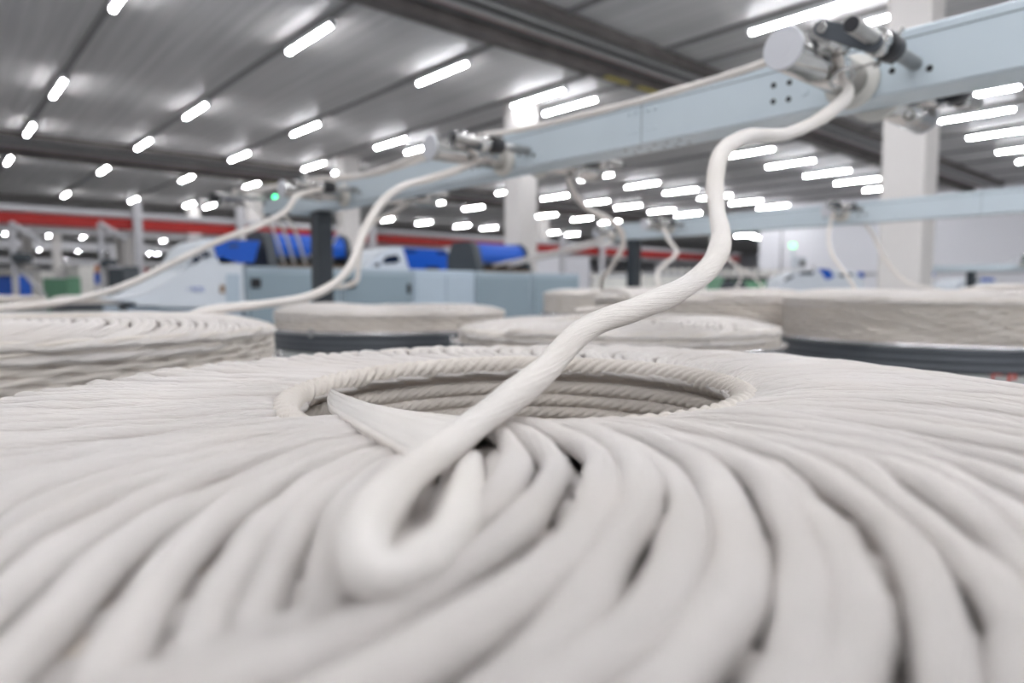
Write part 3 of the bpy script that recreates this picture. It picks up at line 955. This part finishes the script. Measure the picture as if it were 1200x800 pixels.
sliver([W((4.00, 1.73, EYE + 0.45), 0.009), W(P(973, 262, d=3.88), 0.010), W(P(971, 280, d=3.85), 0.010), W(P(975, 298, d=3.8), 0.010), W(P(984, 312, d=3.76), 0.010), W(P(996, 328, d=3.72), 0.010), W(P(1005, 345, d=3.68), 0.010)], 'thin sliver hanging from the second beam left of the white column', 70)
sliver([W((4.33, 1.73, EYE + 0.43), 0.010), W(P(1014, 263, d=4.06), 0.011), W(P(1023, 275, d=4.04), 0.011), W(P(1033, 297, d=4.02), 0.011), W(P(1048, 318, d=4.0), 0.011), W(P(1064, 331, d=3.98), 0.011), W(P(1080, 336, d=3.95), 0.011), W(P(1110, 342, d=3.9), 0.011)], 'grey looking sliver hanging in front of the white column', 70)
for (q, lab) in ((((718, 274, 5.0), (690, 284, 5.4), (650, 295, 5.9), (610, 304, 6.35), (578, 311, 6.62)), 'upper of two slivers from the second beam to the rear blue hood'),
                 (((716, 284, 5.0), (690, 289, 5.4), (655, 298, 5.9), (622, 305, 6.4), (596, 312, 6.75)), 'lower of two slivers from the second beam to the rear blue hood')):
    sliver([W(P(a, b, d=c_), 0.0155) for a, b, c_ in q], lab, 50)
for k, (x0, x1) in enumerate(((388, 383), (402, 392))):
    sliver([W(P(x0, 250, Y=4.3), 0.010), W(P(x0 - 3, 262, Y=4.5), 0.010), W(P(x0 - 12, 285, Y=4.8), 0.010), W(P(x1 - 20, 300, Y=5.0), 0.010)], ('inner', 'outer')[k] + ' of two slivers running into the blue hood beside the dark post', 30)
sliver([W(P(832, 278, d=5.2), 0.009), W(P(838, 292, d=5.2), 0.009), W(P(856, 306, d=5.2), 0.009), W(P(880, 322, d=5.2), 0.009), W(P(893, 335, d=5.2), 0.009), W(P(903, 346, d=5.2), 0.009)], 'thin distant sliver slanting down in front of the green machine', 50)
sliver([W(P(852, 300, d=5.6), 0.009), W(P(862, 312, d=5.6), 0.009), W(P(868, 326, d=5.6), 0.009), W(P(862, 338, d=5.6), 0.009), W(P(858, 344, d=5.6), 0.009)], 'thin distant sliver hanging before the round dark openings', 40)

# ------------------------------------------------------------------ drawing machines behind the cans
YM = 5.0


def pm(x, y, dy=0.0):
    return P(x, y, Y=YM + dy)


def cabinet(xa, xb, ztop, depth, label, latch=False, pale=False, split=False):
    t = thing('machine_cabinet', label, 'cabinet', ((xa + xb) / 2, YM + depth / 2, 0), 'cabinets in the machine row')
    part(MB().box((xa, YM, 0.08), (xb - 0.006, YM + depth, EYE + ztop), 0.012), 'body', M['pale_m'] if pale else M['frame_m'], t)
    part(MB().box((xa + 0.03, YM + 0.04, 0.0), (xb - 0.03, YM + depth - 0.04, 0.08)), 'plinth', M['black'], t)
    n = 2 if split else 1
    wd = (xb - xa - 0.05) / n
    for i in range(n):
        dr = part(MB().box((xa + 0.022 + i * wd, YM - 0.014, 0.14), (xa + 0.022 + (i + 1) * wd - 0.006, YM, EYE + ztop - 0.045), 0.006), 'door', M['pale_m'] if pale else M['grey_m'], t)
        if latch and i == 0:
            part(MB().box((xa + 0.035, YM - 0.040, EYE + 0.015), (xa + 0.105, YM - 0.014, EYE + 0.085), 0.006), 'latch', M['black'], dr)
        if latch == 'end' and i == n - 1:
            part(MB().box((xb - 0.075, YM - 0.036, EYE - 0.03), (xb - 0.045, YM - 0.014, EYE + 0.05), 0.006), 'latch', M['black'], dr)
    return t


cabinet(1.79, 2.56, 0.172, 0.85, 'blue grey machine cabinet with black latch beside the white machine nose', True)
cabinet(2.56, 3.245, 0.174, 0.85, 'blue grey machine cabinet just right of the dark post, handle at its edge', 'end')
cabinet(3.245, 3.935, 0.178, 0.90, 'paler machine cabinet with double doors in the middle of the row', False, True, True)
cabinet(3.935, 4.66, 0.172, 1.0, 'blue grey machine cabinet under the rear blue hood, second from the row end')
cabinet(4.66, 5.37, 0.172, 1.0, 'blue grey machine cabinet at the right end of the machine row')


def hull_between(front, back):
    """solid between two outlines with the same number of corners"""
    n = len(front)
    v = list(front) + list(back)
    mb = MB()
    f = [tuple(range(n)), tuple(range(2 * n - 1, n - 1, -1))]
    for i in range(n):
        j = (i + 1) % n
        f.append((j, i, n + i, n + j))
    mb.add(v, f, smooth=False)
    return mb


# white nose of the first drawing machine
def nose(label, pts, y0, depth, loc):
    t = thing('drawing_machine', label, 'machine', loc)
    return t


t = thing('drawing_machine', 'white drawing machine with sloping nose, small window and bright blue lid', 'machine', (1.5, YM + 0.5, 0))
prof = [pm(140, 351), pm(168, 345), pm(205, 324), pm(236, 305), pm(262, 301.5), pm(284, 310), pm(287, 356), pm(250, 361.5), pm(190, 360)]
bd = part(MB().prism(prof, (0, 0.8, 0)), 'nose', M['white_m'], t)
upper = [pm(216, 317.5, .02), pm(224, 300, .02), pm(236, 284, .02), pm(245, 279, .02), pm(251, 280, .02), pm(259, 310, .02), pm(240, 312, .02)]
hd = part(MB().prism(upper, (0, 0.7, 0)), 'hood', M['white_m'], t)
win = [pm(221, 311, -.002), pm(228, 300.5, -.002), pm(238, 294.5, -.002), pm(247, 294.5, -.002), pm(248, 299, -.002), pm(238, 302.5, -.002), pm(229, 309, -.002)]
wn = part(MB().prism(win, (0, 0.03, 0)), 'window', M['glass'], hd)
for (x, y, r) in ((235, 299.5, .016), (247.5, 296.5, .014), (225, 308.5, .010)):
    c0 = pm(x, y, -.006)
    ring = [c0 + r * np.array([math.cos(q), 0, math.sin(q)]) for q in np.linspace(0, 2 * PI, 18, endpoint=False)]
    part(MB().tube(ring, 0.0045, 6, up=(0, 1, 0), closed=True), 'port', M['disc'], hd)
part(MB().prism([pm(249, 280.5), pm(305, 282), pm(297.5, 307.5), pm(257, 309.5)], (0, 0.75, 0)), 'lid', M['blue'], t)['label'] = 'bright blue lid'
part(MB().prism([pm(268, 287, -.008), pm(279, 287, -.008), pm(279, 289.5, -.008), pm(268, 289.5, -.008)], (0, 0.012, 0)), 'lid_hinge', M['cheek'], t)
part(MB().prism([pm(160, 352.5, -.01), pm(286, 354.5, -.01), pm(286, 358.5, -.01), pm(160, 358, -.01)], (0, 0.012, 0)), 'lower_strip', M['white_m'], t)
gr = part(MB().prism([pm(265.5, 321, -.008), pm(281, 321, -.008), pm(281, 355, -.008), pm(265.5, 355, -.008)], (0, 0.010, 0)), 'grille', M['pale_m'], t)
part(MB().prism([pm(259, 334, -.02), pm(263.5, 334, -.02), pm(263.5, 343, -.02), pm(259, 343, -.02)], (0, 0.022, 0)), 'handle', M['wood'], t)
# small printed mark: a dash and a row of blue letters, too small to read
mk = MB()
mk.prism([pm(219, 338.3, -.003), pm(222, 338.3, -.003), pm(222, 339.2, -.003), pm(219, 339.2, -.003)], (0, 0.004, 0))
for i in range(6):
    xa = 224.5 + i * 2.6
    mk.prism([pm(xa, 336, -.003), pm(xa + 0.75, 336, -.003), pm(xa + 0.75, 341.4, -.003), pm(xa, 341.4, -.003)], (0, 0.004, 0))
    mk.prism([pm(xa, 336 + (i % 2) * 4.2, -.003), pm(xa + 2.0, 336 + (i % 2) * 4.2, -.003), pm(xa + 2.0, 337.2 + (i % 2) * 4.2, -.003), pm(xa, 337.2 + (i % 2) * 4.2, -.003)], (0, 0.004, 0))
part(mk, 'printed_mark', M['logo'], t)
part(MB().box((1.02, YM + 0.05, 0.09), (1.78, YM + 0.78, EYE - 0.115)), 'base', M['pale_m'], t)
part(MB().box((1.05, YM + 0.08, 0.0), (1.75, YM + 0.75, 0.09)), 'plinth', M['black'], t)
for x in (141, 236):
    part(MB().prism([pm(x, 357, .01), pm(x + 9, 357, .01), pm(x + 9, 363, .01), pm(x, 363, .01)], (0, 0.05, 0)), 'foot', M['black'], t)


def blue_hood(label, xa, xb, ytop, ybot, dy, cheek_left, cheek_right, loc):
    """rounded blue drafting cover between dark cheeks, set on top of the cabinets"""
    t = thing('drafting_hood', label, 'machine hood', loc)
    A, B = pm(xa, ytop, dy), pm(xb, ytop, dy)
    zb, zt = pm((xa + xb) / 2, ybot, dy)[2], A[2]
    h = zt - zb
    prof = [(0.0, zb + 0.10 * h), (-0.01, zb + 0.45 * h), (0.015, zb + 0.80 * h), (0.08, zb + 1.0 * h), (0.30, zb + 1.02 * h), (0.40, zb + 0.5 * h), (0.40, zb + 0.1 * h)]
    x0, x1 = A[0], B[0]
    y0 = YM + dy
    part(MB().prism([(x0, y0 + a, z) for a, z in prof], (x1 - x0, 0, 0)), 'cover', M['blue'], t)
    base_z = EYE + 0.1785
    for on, xx, wd in ((cheek_left, x0, -0.075), (cheek_right, x1, 0.04)):
        if on:
            out = [(xx, y0 + 0.42, base_z), (xx, y0 - 0.09, base_z), (xx, y0 - 0.05, base_z + 0.12), (xx, y0 + 0.0, zt - 0.03), (xx, y0 + 0.07, zt + 0.012), (xx, y0 + 0.33, zt + 0.014), (xx, y0 + 0.42, zt - 0.12)]
            part(MB().prism(out, (wd, 0, 0)), 'cheek', M['cheek'], t)
    # drafting rollers under the cover
    for k in range(3):
        yy = y0 + 0.05 + 0.10 * k
        part(MB().cyl((x0, yy, base_z + 0.045), (x1, yy, base_z + 0.045), 0.034, 16, bev=0.003), 'roller', M['steel'] if k % 2 else M['black'], t)
    part(MB().box((x0, y0 - 0.10, base_z + 0.001), (x1, y0 + 0.02, base_z + 0.014), 0.003), 'board', M['wood'], t)
    return t


blue_hood('blue drafting hood between charcoal cheeks, behind the nearest dark post', 320, 404, 272, 303, 0.15, True, True, (2.2, YM + 0.3, EYE + 0.172))
blue_hood('rear blue drafting hood with charcoal cheek, in front of the middle column', 561, 614, 284, 310, 0.15, True, True, (4.3, YM + 0.3, EYE + 0.172))

# second machine: white housing with dark window and blue lid behind the cabinets
YB = 1.1
t = thing('drawing_machine', 'rear drawing machine, rounded white housing with dark window and blue lid', 'machine', (4.0, YM + YB + 0.4, 0))
hs = [pm(424, 320, YB), pm(434, 306, YB), pm(446, 295, YB), pm(462, 289, YB), pm(474, 289.5, YB), pm(486, 320, YB)]
hd = part(MB().prism(hs, (0, 0.7, 0)), 'hood', M['white_m'], t)
part(MB().prism([pm(448, 306, YB - .006), pm(453, 300, YB - .006), pm(465, 298, YB - .006), pm(470, 305, YB - .006), pm(463, 308.5, YB - .006), pm(450, 309, YB - .006)], (0, 0.02, 0)), 'window', M['glass'], hd)
part(MB().prism([pm(437, 312, YB - .006), pm(443, 307, YB - .006), pm(446, 312, YB - .006)], (0, 0.02, 0)), 'window', M['glass'], hd)
ld = part(MB().prism([pm(472.5, 290, YB - .01), pm(523, 293, YB - .01), pm(535, 318, YB - .01), pm(481, 317, YB - .01)], (0, 0.7, 0)), 'lid', M['blue'], t)
for (xa, ya) in ((476, 292.5), (513, 294.5)):
    part(MB().prism([pm(xa, ya, YB - .02), pm(xa + 11, ya + .6, YB - .02), pm(xa + 11.5, ya + 3.6, YB - .02), pm(xa + .6, ya + 3.2, YB - .02)], (0, 0.012, 0)), 'lid_hinge', M['glass'], ld)
part(MB().prism([pm(500, 312, YB - .02), pm(514, 312, YB - .02), pm(514, 316, YB - .02), pm(500, 316, YB - .02)], (0, 0.012, 0)), 'handle', M['black'], ld)
part(MB().box((3.30, YM + YB + 0.02, 0.0), (4.55, YM + YB + 0.68, EYE + 0.18), 0.01), 'base', M['pale_m'], t)

# ------------------------------------------------------------------ red gantry across the hall
ZG = 1.72
t = thing('gantry', 'long red gantry girder across the hall on grey posts', 'gantry', (10, 18.5, 0))
YG = 10.8 * ZG
part(MB().box((-6, YG, EYE + ZG - 0.26), (32, YG + 0.3, EYE + ZG), 0.01), 'girder', M['red'], t)
part(MB().box((-6, YG - 0.02, EYE + ZG + 0.03), (32, YG + 0.4, EYE + ZG + 0.16), 0.01), 'upper_rail', M['rail'], t)
part(MB().box((-6, YG + 0.1, EYE + ZG - 0.42), (32, YG + 0.2, EYE + ZG - 0.32), 0.01), 'lower_rail', M['rail'], t)
for px in (163, 283, 437, 660, 706):
    v = ray(px, 300)
    xx = v[0] / v[1] * (YG - 0.15)
    part(MB().box((xx - 0.09, YG - 0.22, 0), (xx + 0.09, YG - 0.04, EYE + ZG + 0.2 + 0.25), 0.01), 'post', M['rail'], t)

t = thing('gantry', 'lower grey gantry rail beyond the red girder', 'gantry', (5, 53, 0))
part(MB().box((-6, 53, EYE + 2.60), (30, 53.6, EYE + 3.15), 0.01), 'girder', M['rail'], t)
part(MB().box((-6, 53.1, EYE + 1.7), (30, 53.5, EYE + 2.0), 0.01), 'lower_rail', M['rail'], t)
for xx in (2.6, 10.0, 17.2):
    part(MB().box((xx - 0.15, 52.7, 0), (xx + 0.15, 53.0, EYE + 3.15), 0.01), 'post', M['rail'], t)

# ------------------------------------------------------------------ far clutter, each standing on the floor
def at_floor(px, depth):
    v = ray(px, 400)
    h = np.array([v[0], v[1], 0])
    k = depth / np.dot(h / np.linalg.norm(h), np.array([CF[0], CF[1], 0]) / np.hypot(CF[0], CF[1]))
    p = h / np.linalg.norm(h) * k
    return p[0], p[1]


def top_z(py, depth):
    return EYE + (340 - py) / F_PX * depth


# two slanted-strut stands
for (px, dep, lab) in ((22, 12.5, 'grey bobbin lift stand with slanted strut at the far left'), (124, 15.0, 'second grey lift stand with slanted strut, left of the white machine')):
    x, y = at_floor(px, dep)
    t = thing('lift_stand', lab, 'stand', (x, y, 0))
    zt = top_z(262, dep)
    part(MB().box((x - 0.05, y - 0.05, 0), (x + 0.05, y + 0.05, zt), 0.01), 'post', M['rail'], t)
    part(MB().tube([(x - 0.02, y, zt - 0.02), (x + 0.42, y - 0.36, zt - 0.38)], 0.05, 10), 'strut', M['rail'], t)
    part(MB().tube([(x, y, EYE + 0.50), (x + 0.42, y - 0.36, EYE - 0.15)], 0.035, 10), 'brace', M['pipe'], t)
    part(MB().cyl((x, y, EYE + 0.58), (x + 0.22, y - 0.18, EYE + 0.58), 0.10, 16, bev=0.01), 'motor', M['cheek'], t)
    part(MB().box((x - 0.3, y - 0.3, 0), (x + 0.3, y + 0.3, 0.06), 0.01), 'foot_plate', M['rail'], t)

# spinning frames far away: long bodies with rows of white bobbins
def bobbin_frame(px, dep, length, label, body='rail', rows=3, nb=26, yaw=0.0, zt=None):
    x, y = at_floor(px, dep)
    t = thing('bobbin_frame', label, 'textile machine', (x, y, 0), 'far rows of bobbins')
    c, s = math.cos(yaw), math.sin(yaw)

    def tr(mb):
        for k in range(len(mb.v)):
            q = mb.v[k] - np.array([x, y, 0])
            mb.v[k] = np.stack([q[:, 0] * c - q[:, 1] * s + x, q[:, 0] * s + q[:, 1] * c + y, q[:, 2]], 1)
        return mb
    part(tr(MB().box((x, y, 0.0), (x + length, y + 0.7, EYE - 0.35), 0.02)), 'body', M[body], t)
    for r in range(rows):
        z = EYE - 0.30 + 0.30 * r
        part(tr(MB().box((x, y + 0.32, z - 0.03), (x + length, y + 0.38, z))), 'shelf', M['rail'], t)
        mb = MB()
        for i in range(nb):
            bx = x + (i + 0.5) * length / nb
            mb.lathe([(0.012, 0.0), (0.068, 0.02), (0.072, 0.13), (0.055, 0.19), (0.02, 0.215), (0.012, 0.24)], (bx, y + 0.35, z), 10)
        o = part(tr(mb), 'bobbin_row', M['bobbin'], t)
        o['kind'] = 'stuff'
    for xx in (x + 0.05, x + length / 2, x + length - 0.05):
        part(tr(MB().box((xx - 0.03, y + 0.33, EYE - 0.4), (xx + 0.03, y + 0.37, EYE - 0.30 + 0.30 * rows))), 'upright', M['rail'], t)
    return t


bobbin_frame(694, 19.5, 6.5, 'far bobbin frame between the second dark post and the machine row', rows=3, nb=34, yaw=-0.55)
bobbin_frame(772, 15.5, 4.0, 'far bobbin frame right of the second dark post', rows=3, nb=22, yaw=-0.6)
bobbin_frame(-60, 26.5, 3.2, 'far bobbin frame at the left end of the hall', 'tan', rows=4, nb=30, yaw=-0.5)
bobbin_frame(60, 30, 8.0, 'far bobbin frame behind the green machine in the left of the hall', 'housing', rows=5, nb=34, yaw=-0.6)


def far_box(name, label, cat, px0, px1, py0, dep, depth, m, trim=None, py1=None):
    """a far machine or board: body, plinth and top edge"""
    x0, y0 = at_floor(px0, dep)
    x1, y1 = at_floor(px1, dep)
    d = np.array([x1 - x0, y1 - y0, 0])
    nrm = np.array([-d[1], d[0], 0])
    nrm = nrm / np.linalg.norm(nrm)
    if np.dot(nrm, np.array([x0, y0, 0])) < 0:
        nrm = -nrm
    zt = top_z(py0, dep)
    zb = 0.08 if py1 is None else top_z(py1, dep)
    t = thing(name, label, cat, ((x0 + x1) / 2, (y0 + y1) / 2, 0))
    a, b = np.array([x0, y0, 0]), np.array([x1, y1, 0])
    up = np.array([0, 0, 1.0])
    part(MB().prism([a + up * zb, b + up * zb, b + up * zt, a + up * zt], nrm * depth), 'body', M[m], t)
    if py1 is None:
        part(MB().prism([a + d * 0.03, b - d * 0.03, b - d * 0.03 + up * 0.08, a + d * 0.03 + up * 0.08], nrm * depth * 0.9), 'plinth', M['black'], t)
    else:
        for e in (a + d * 0.08, b - d * 0.08):
            part(MB().cyl(e + nrm * depth * 0.5, e + nrm * depth * 0.5 + up * zb, 0.03, 10), 'leg', M['rail'], t)
    tm = M[trim] if trim else M['rail']
    part(MB().prism([a + up * (zt - 0.05) - nrm * 0.012, b + up * (zt - 0.05) - nrm * 0.012, b + up * zt - nrm * 0.012, a + up * zt - nrm * 0.012], nrm * 0.012), 'top_edge', tm, t)
    return t, a, b, nrm, zb, zt


far_box('control_unit', 'far blue control unit at the left edge of the hall', 'control unit', -4, 22, 323, 18, 0.6, 'blue', 'cable_dark')
far_box('textile_machine', 'far green textile machine with white top edge, left of the blue board', 'textile machine', 54, 82, 325, 22.0, 0.7, 'green_m', 'bobbin')
far_box('notice_board', 'far blue board with orange upper half', 'board', 114, 125, 318, 18, 0.05, 'blue', 'orange', 333)
far_box('notice_board', 'orange panel above the far blue board', 'board', 115, 124, 311, 18.2, 0.05, 'orange', 'red', 319)
far_box('textile_machine', 'far charcoal machine left of the white machine nose', 'textile machine', 130, 148, 312, 13.5, 0.6, 'cheek', 'rail')
far_box('fire_cabinet', 'far red cabinet beside a white pillar', 'cabinet', 163, 172, 315, 22, 0.3, 'red', 'red')
far_box('storage_cabinet', 'far white cabinet behind the machine row, right of the middle column', 'cabinet', 622, 655, 296, 15, 0.8, 'wall', 'rail')
far_box('storage_cabinet', 'far white cabinet between two thin grey posts', 'cabinet', 664, 690, 300, 16, 0.8, 'wall', 'rail')
far_box('storage_cabinet', 'far white cabinet behind the rear blue lid', 'cabinet', 520, 556, 290, 12, 0.8, 'wall', 'rail')
for (pa, pb, py, dp, lab) in ((24, 52, 318, 26, 'pale far cabinet in the left of the hall, beside the lift stand'), (84, 97, 312, 24, 'narrow pale far cabinet beside the green machine'), (100, 112, 310, 25, 'narrow pale far cabinet left of the blue board')):
    far_box('storage_cabinet', lab, 'cabinet', pa, pb, py, dp, 0.8, 'bobbin', 'rail')

# white distant columns drawn at the left
for (px, dep, lab) in ((157, 30, 0), (72, 42, 0)):
    x, y = at_floor(px, dep)
    struct('column', MB().box((x - 0.23, y - 0.23, 0), (x + 0.23, y + 0.23, ZC), 0.02), M['column'])

# green machine with round dark openings, right of the second post
dep = 9.5
t, a, b, nrm, zb, zt = far_box('textile_machine', 'green machine with round dark openings behind the tall rear coil', 'textile machine', 846, 896, 325, dep, 0.8, 'green_m', 'cable_dark')
dv = (b - a)
for u in (0.10, 0.36):
    c0 = a + dv * u + np.array([0, 0, zt - 0.16])
    part(MB().cyl(c0 - nrm * 0.02, c0 + nrm * 0.001, 0.115, 24, bev=0.006), 'opening', M['cheek'], t)
for (pa, pb, py, dp, lab) in ((700, 740, 322, 11.5, 'pale far bin row behind the second dark post'), (752, 800, 320, 12.5, 'pale far bin row right of the second dark post'), (800, 845, 322, 13, 'pale far bin row left of the green machine')):
    far_box('sliver_bin', lab, 'bin', pa, pb, py, dp, 0.6, 'bobbin', 'rail')

# white and blue machine before the end wall
dep = 14.0
ax, ay = at_floor(912, dep)
bx, by = at_floor(1012, dep)
dvec = np.array([bx - ax, by - ay, 0])
nrm = np.array([-dvec[1], dvec[0], 0])
nrm /= np.linalg.norm(nrm)
if np.dot(nrm, (ax, ay, 0)) < 0:
    nrm = -nrm


def pd(px, py, off=0.0):
    u = (px - 912) / 100.0
    # perspective-true spot on the vertical plane through the machine's front
    v = ray(px, py)
    n3 = np.array([nrm[0], nrm[1], 0])
    k = np.dot(np.array([ax, ay, 0]) + nrm * off, n3) / np.dot(v, n3)
    q = v * k
    return np.array([q[0], q[1], q[2] + EYE])


t = thing('drawing_machine', 'distant white machine with rounded back, dark windows and blue stripes before white wall', 'machine', ((ax + bx) / 2, (ay + by) / 2, 0))
low = pd(960, 339)[2]
out = [pd(912, 341), pd(916, 330), pd(928, 321), pd(942, 316.5), pd(970, 316), pd(1000, 317.5), pd(1011, 322), pd(1013, 341)]
bd = part(MB().prism(out, nrm * 0.9), 'hood', M['white_m'], t)
for (xa, ya, xb, yb) in ((919, 328, 930, 323), (936, 320.5, 954, 319), (983, 323, 999, 321.5)):
    part(MB().prism([pd(xa, ya, -.01), pd(xa + 1.5, ya - 2, -.01), pd(xb - 1, yb - 1.5, -.01), pd(xb, yb + 1.5, -.01), pd(xb - 3, yb + 3, -.01), pd(xa + 2, ya + 1.2, -.01)], nrm * 0.02), 'window', M['glass'], bd)
for pts4 in (((959, 314.5), (972, 315.5), (978, 324), (969, 328)), ((1005, 318.5), (1012, 319), (1013, 325), (1007, 324))):
    part(MB().prism([pd(p_[0], p_[1], -.02) for p_ in pts4], nrm * 0.03), 'stripe', M['blue'], bd)
q0, q1 = pd(914, 341), pd(1011, 341)
part(MB().prism([q0, q1, (q1[0], q1[1], 0.0), (q0[0], q0[1], 0.0)], nrm * 0.85), 'base', M['white_m'], t)

# signal mast with green lamp and wall box
dep = 19.0
x, y = at_floor(925.5, dep)
t = thing('signal_mast', 'thin signal mast with pale green lamp in front of the white wall', 'signal lamp', (x, y, 0))
part(MB().cyl((x, y, 0.02), (x, y, top_z(291, dep)), 0.05, 10), 'mast', M['white_m'], t)
part(MB().cyl((x, y, top_z(291, dep)), (x, y, top_z(286, dep)), 0.075, 14, bev=0.01), 'lamp', M['mint_led'], t)
part(MB().cyl((x, y, 0), (x, y, 0.02), 0.2, 16), 'base', M['rail'], t)
dep = 18.0
x, y = at_floor(664.5, dep)
t = thing('signal_mast', 'thin signal mast with small green lamp right of the middle column', 'signal lamp', (x, y, 0))
part(MB().cyl((x, y, 0.02), (x, y, top_z(313, dep)), 0.03, 10), 'mast', M['white_m'], t)
part(MB().cyl((x, y, top_z(313, dep)), (x, y, top_z(309.5, dep)), 0.045, 14, bev=0.008), 'lamp', M['mint_led'], t)
part(MB().cyl((x, y, 0), (x, y, 0.02), 0.2, 16), 'base', M['rail'], t)
t, a, b, n_, zb, zt = far_box('control_box', 'small pale control box with grey screen on legs near the white wall', 'control box', 929, 942, 302, 18.0, 0.2, 'white_m', 'white_m', 316)
part(MB().prism([a + (b - a) * 0.35 + (0, 0, zb + 0.08) - n_ * 0.015, a + (b - a) * 0.9 + (0, 0, zb + 0.08) - n_ * 0.015, a + (b - a) * 0.9 + (0, 0, zt - 0.08) - n_ * 0.015, a + (b - a) * 0.35 + (0, 0, zt - 0.08) - n_ * 0.015], n_ * 0.014), 'screen', M['cable'], t)
# grey pipe along the end wall, on brackets
o = thing('wall_pipe', 'thin grey pipe running low along the white end wall', 'pipe', (XW, 5, EYE + 0.7), None)
part(MB().cyl((XW - 0.06, -2, EYE + 0.62), (XW - 0.06, 13.8, EYE + 0.62), 0.05, 10), 'run', M['rail'], o)
for yy in (0, 4, 8, 12):
    part(MB().box((XW - 0.06, yy, EYE + 0.55), (XW - 0.002, yy + 0.08, EYE + 0.69)), 'wall_mount', M['rail'], o)
o = thing('wall_pipe', 'vertical grey pipe on the white end wall near its corner', 'pipe', (XW, YE - 0.45, 0))
part(MB().cyl((XW - 0.05, 13.95, 0), (XW - 0.05, 13.95, ZC), 0.045, 10), 'run', M['rail'], o)
for zz in (1.0, 2.4, 3.8):
    part(MB().box((XW - 0.05, 13.90, zz), (XW - 0.002, 14.0, zz + 0.06)), 'wall_mount', M['rail'], o)
# blue valve and blue-arched machine at the right
dep = 13.0
x, y = at_floor(1084, dep)
t = thing('fan_unit', 'small round blue fan on a stand beside the white column', 'fan', (x, y, 0))
part(MB().cyl((x, y, 0.03), (x, y, top_z(327, dep)), 0.03, 10), 'stand', M['rail'], t)
c0 = np.array([x, y, top_z(321, dep)])
vd = np.array([CF[0], CF[1], 0]) / np.hypot(CF[0], CF[1])
part(MB().cyl(c0 - vd * 0.05, c0 + vd * 0.05, 0.09, 20, bev=0.01), 'head', M['blue'], t)
part(MB().cyl((x, y, 0), (x, y, 0.03), 0.2, 16), 'base', M['rail'], t)
ax, ay = at_floor(1118, 15.0)
bx, by = at_floor(1172, 15.0)
dvec = np.array([bx - ax, by - ay, 0])
nrm = np.array([-dvec[1], dvec[0], 0])
nrm /= np.linalg.norm(nrm)
if np.dot(nrm, (ax, ay, 0)) < 0:
    nrm = -nrm
t = thing('drawing_machine', 'distant low machine with blue arched hood at the right edge', 'machine', ((ax + bx) / 2, (ay + by) / 2, 0))
out = [pd(1118, 341), pd(1121, 332), pd(1130, 327.5), pd(1145, 325.5), pd(1160, 326), pd(1170, 330), pd(1172, 341)]
hd = part(MB().prism(out, nrm * 0.8), 'hood', M['white_m'], t)
part(MB().prism([pd(1134, 330, -.01), pd(1138, 326.5, -.01), pd(1148, 326.5, -.01), pd(1147, 330, -.01)], nrm * 0.02), 'window', M['glass'], hd)
part(MB().prism([pd(1150, 325.5, -.01), pd(1164, 326, -.01), pd(1166, 329, -.01), pd(1150, 329.5, -.01)], nrm * 0.02), 'stripe', M['blue'], hd)
q0, q1 = pd(1118, 341), pd(1172, 341)
part(MB().prism([q0, q1, (q1[0], q1[1], 0.0), (q0[0], q0[1], 0.0)], nrm * 0.75), 'base', M['white_m'], t)

# ------------------------------------------------------------------ light, world, camera
w = bpy.data.worlds.new('hall_air')
SC.world = w
w.use_nodes = True
bg = w.node_tree.nodes['Background']
bg.inputs['Color'].default_value = (0.93, 0.96, 1.0, 1)
bg.inputs['Strength'].default_value = 0.34

cam = bpy.data.cameras.new('camera')
co = bpy.data.objects.new('camera', cam)
COL.objects.link(co)
mw = Matrix(((CR[0], CU[0], -CF[0], 0.0), (CR[1], CU[1], -CF[1], 0.0), (CR[2], CU[2], -CF[2], EYE), (0, 0, 0, 1)))
co.matrix_world = mw
cam.sensor_width = 36.0
cam.lens = F_PX / 1200 * 36.0
cam.clip_start = 0.01
cam.clip_end = 400
cam.dof.use_dof = True
cam.dof.focus_distance = 0.50
cam.dof.aperture_fstop = 4.2
SC.camera = co

SC.view_settings.view_transform = 'Standard'
SC.view_settings.look = 'None'
SC.view_settings.gamma = 1.0
SC.view_settings.use_curve_mapping = False
SC.view_settings.exposure = 0.77
SC.cycles.max_bounces = 8
SC.cycles.diffuse_bounces = 5
SC.cycles.glossy_bounces = 4
SC.cycles.sample_clamp_indirect = 6.0
SC.cycles.use_denoising = True
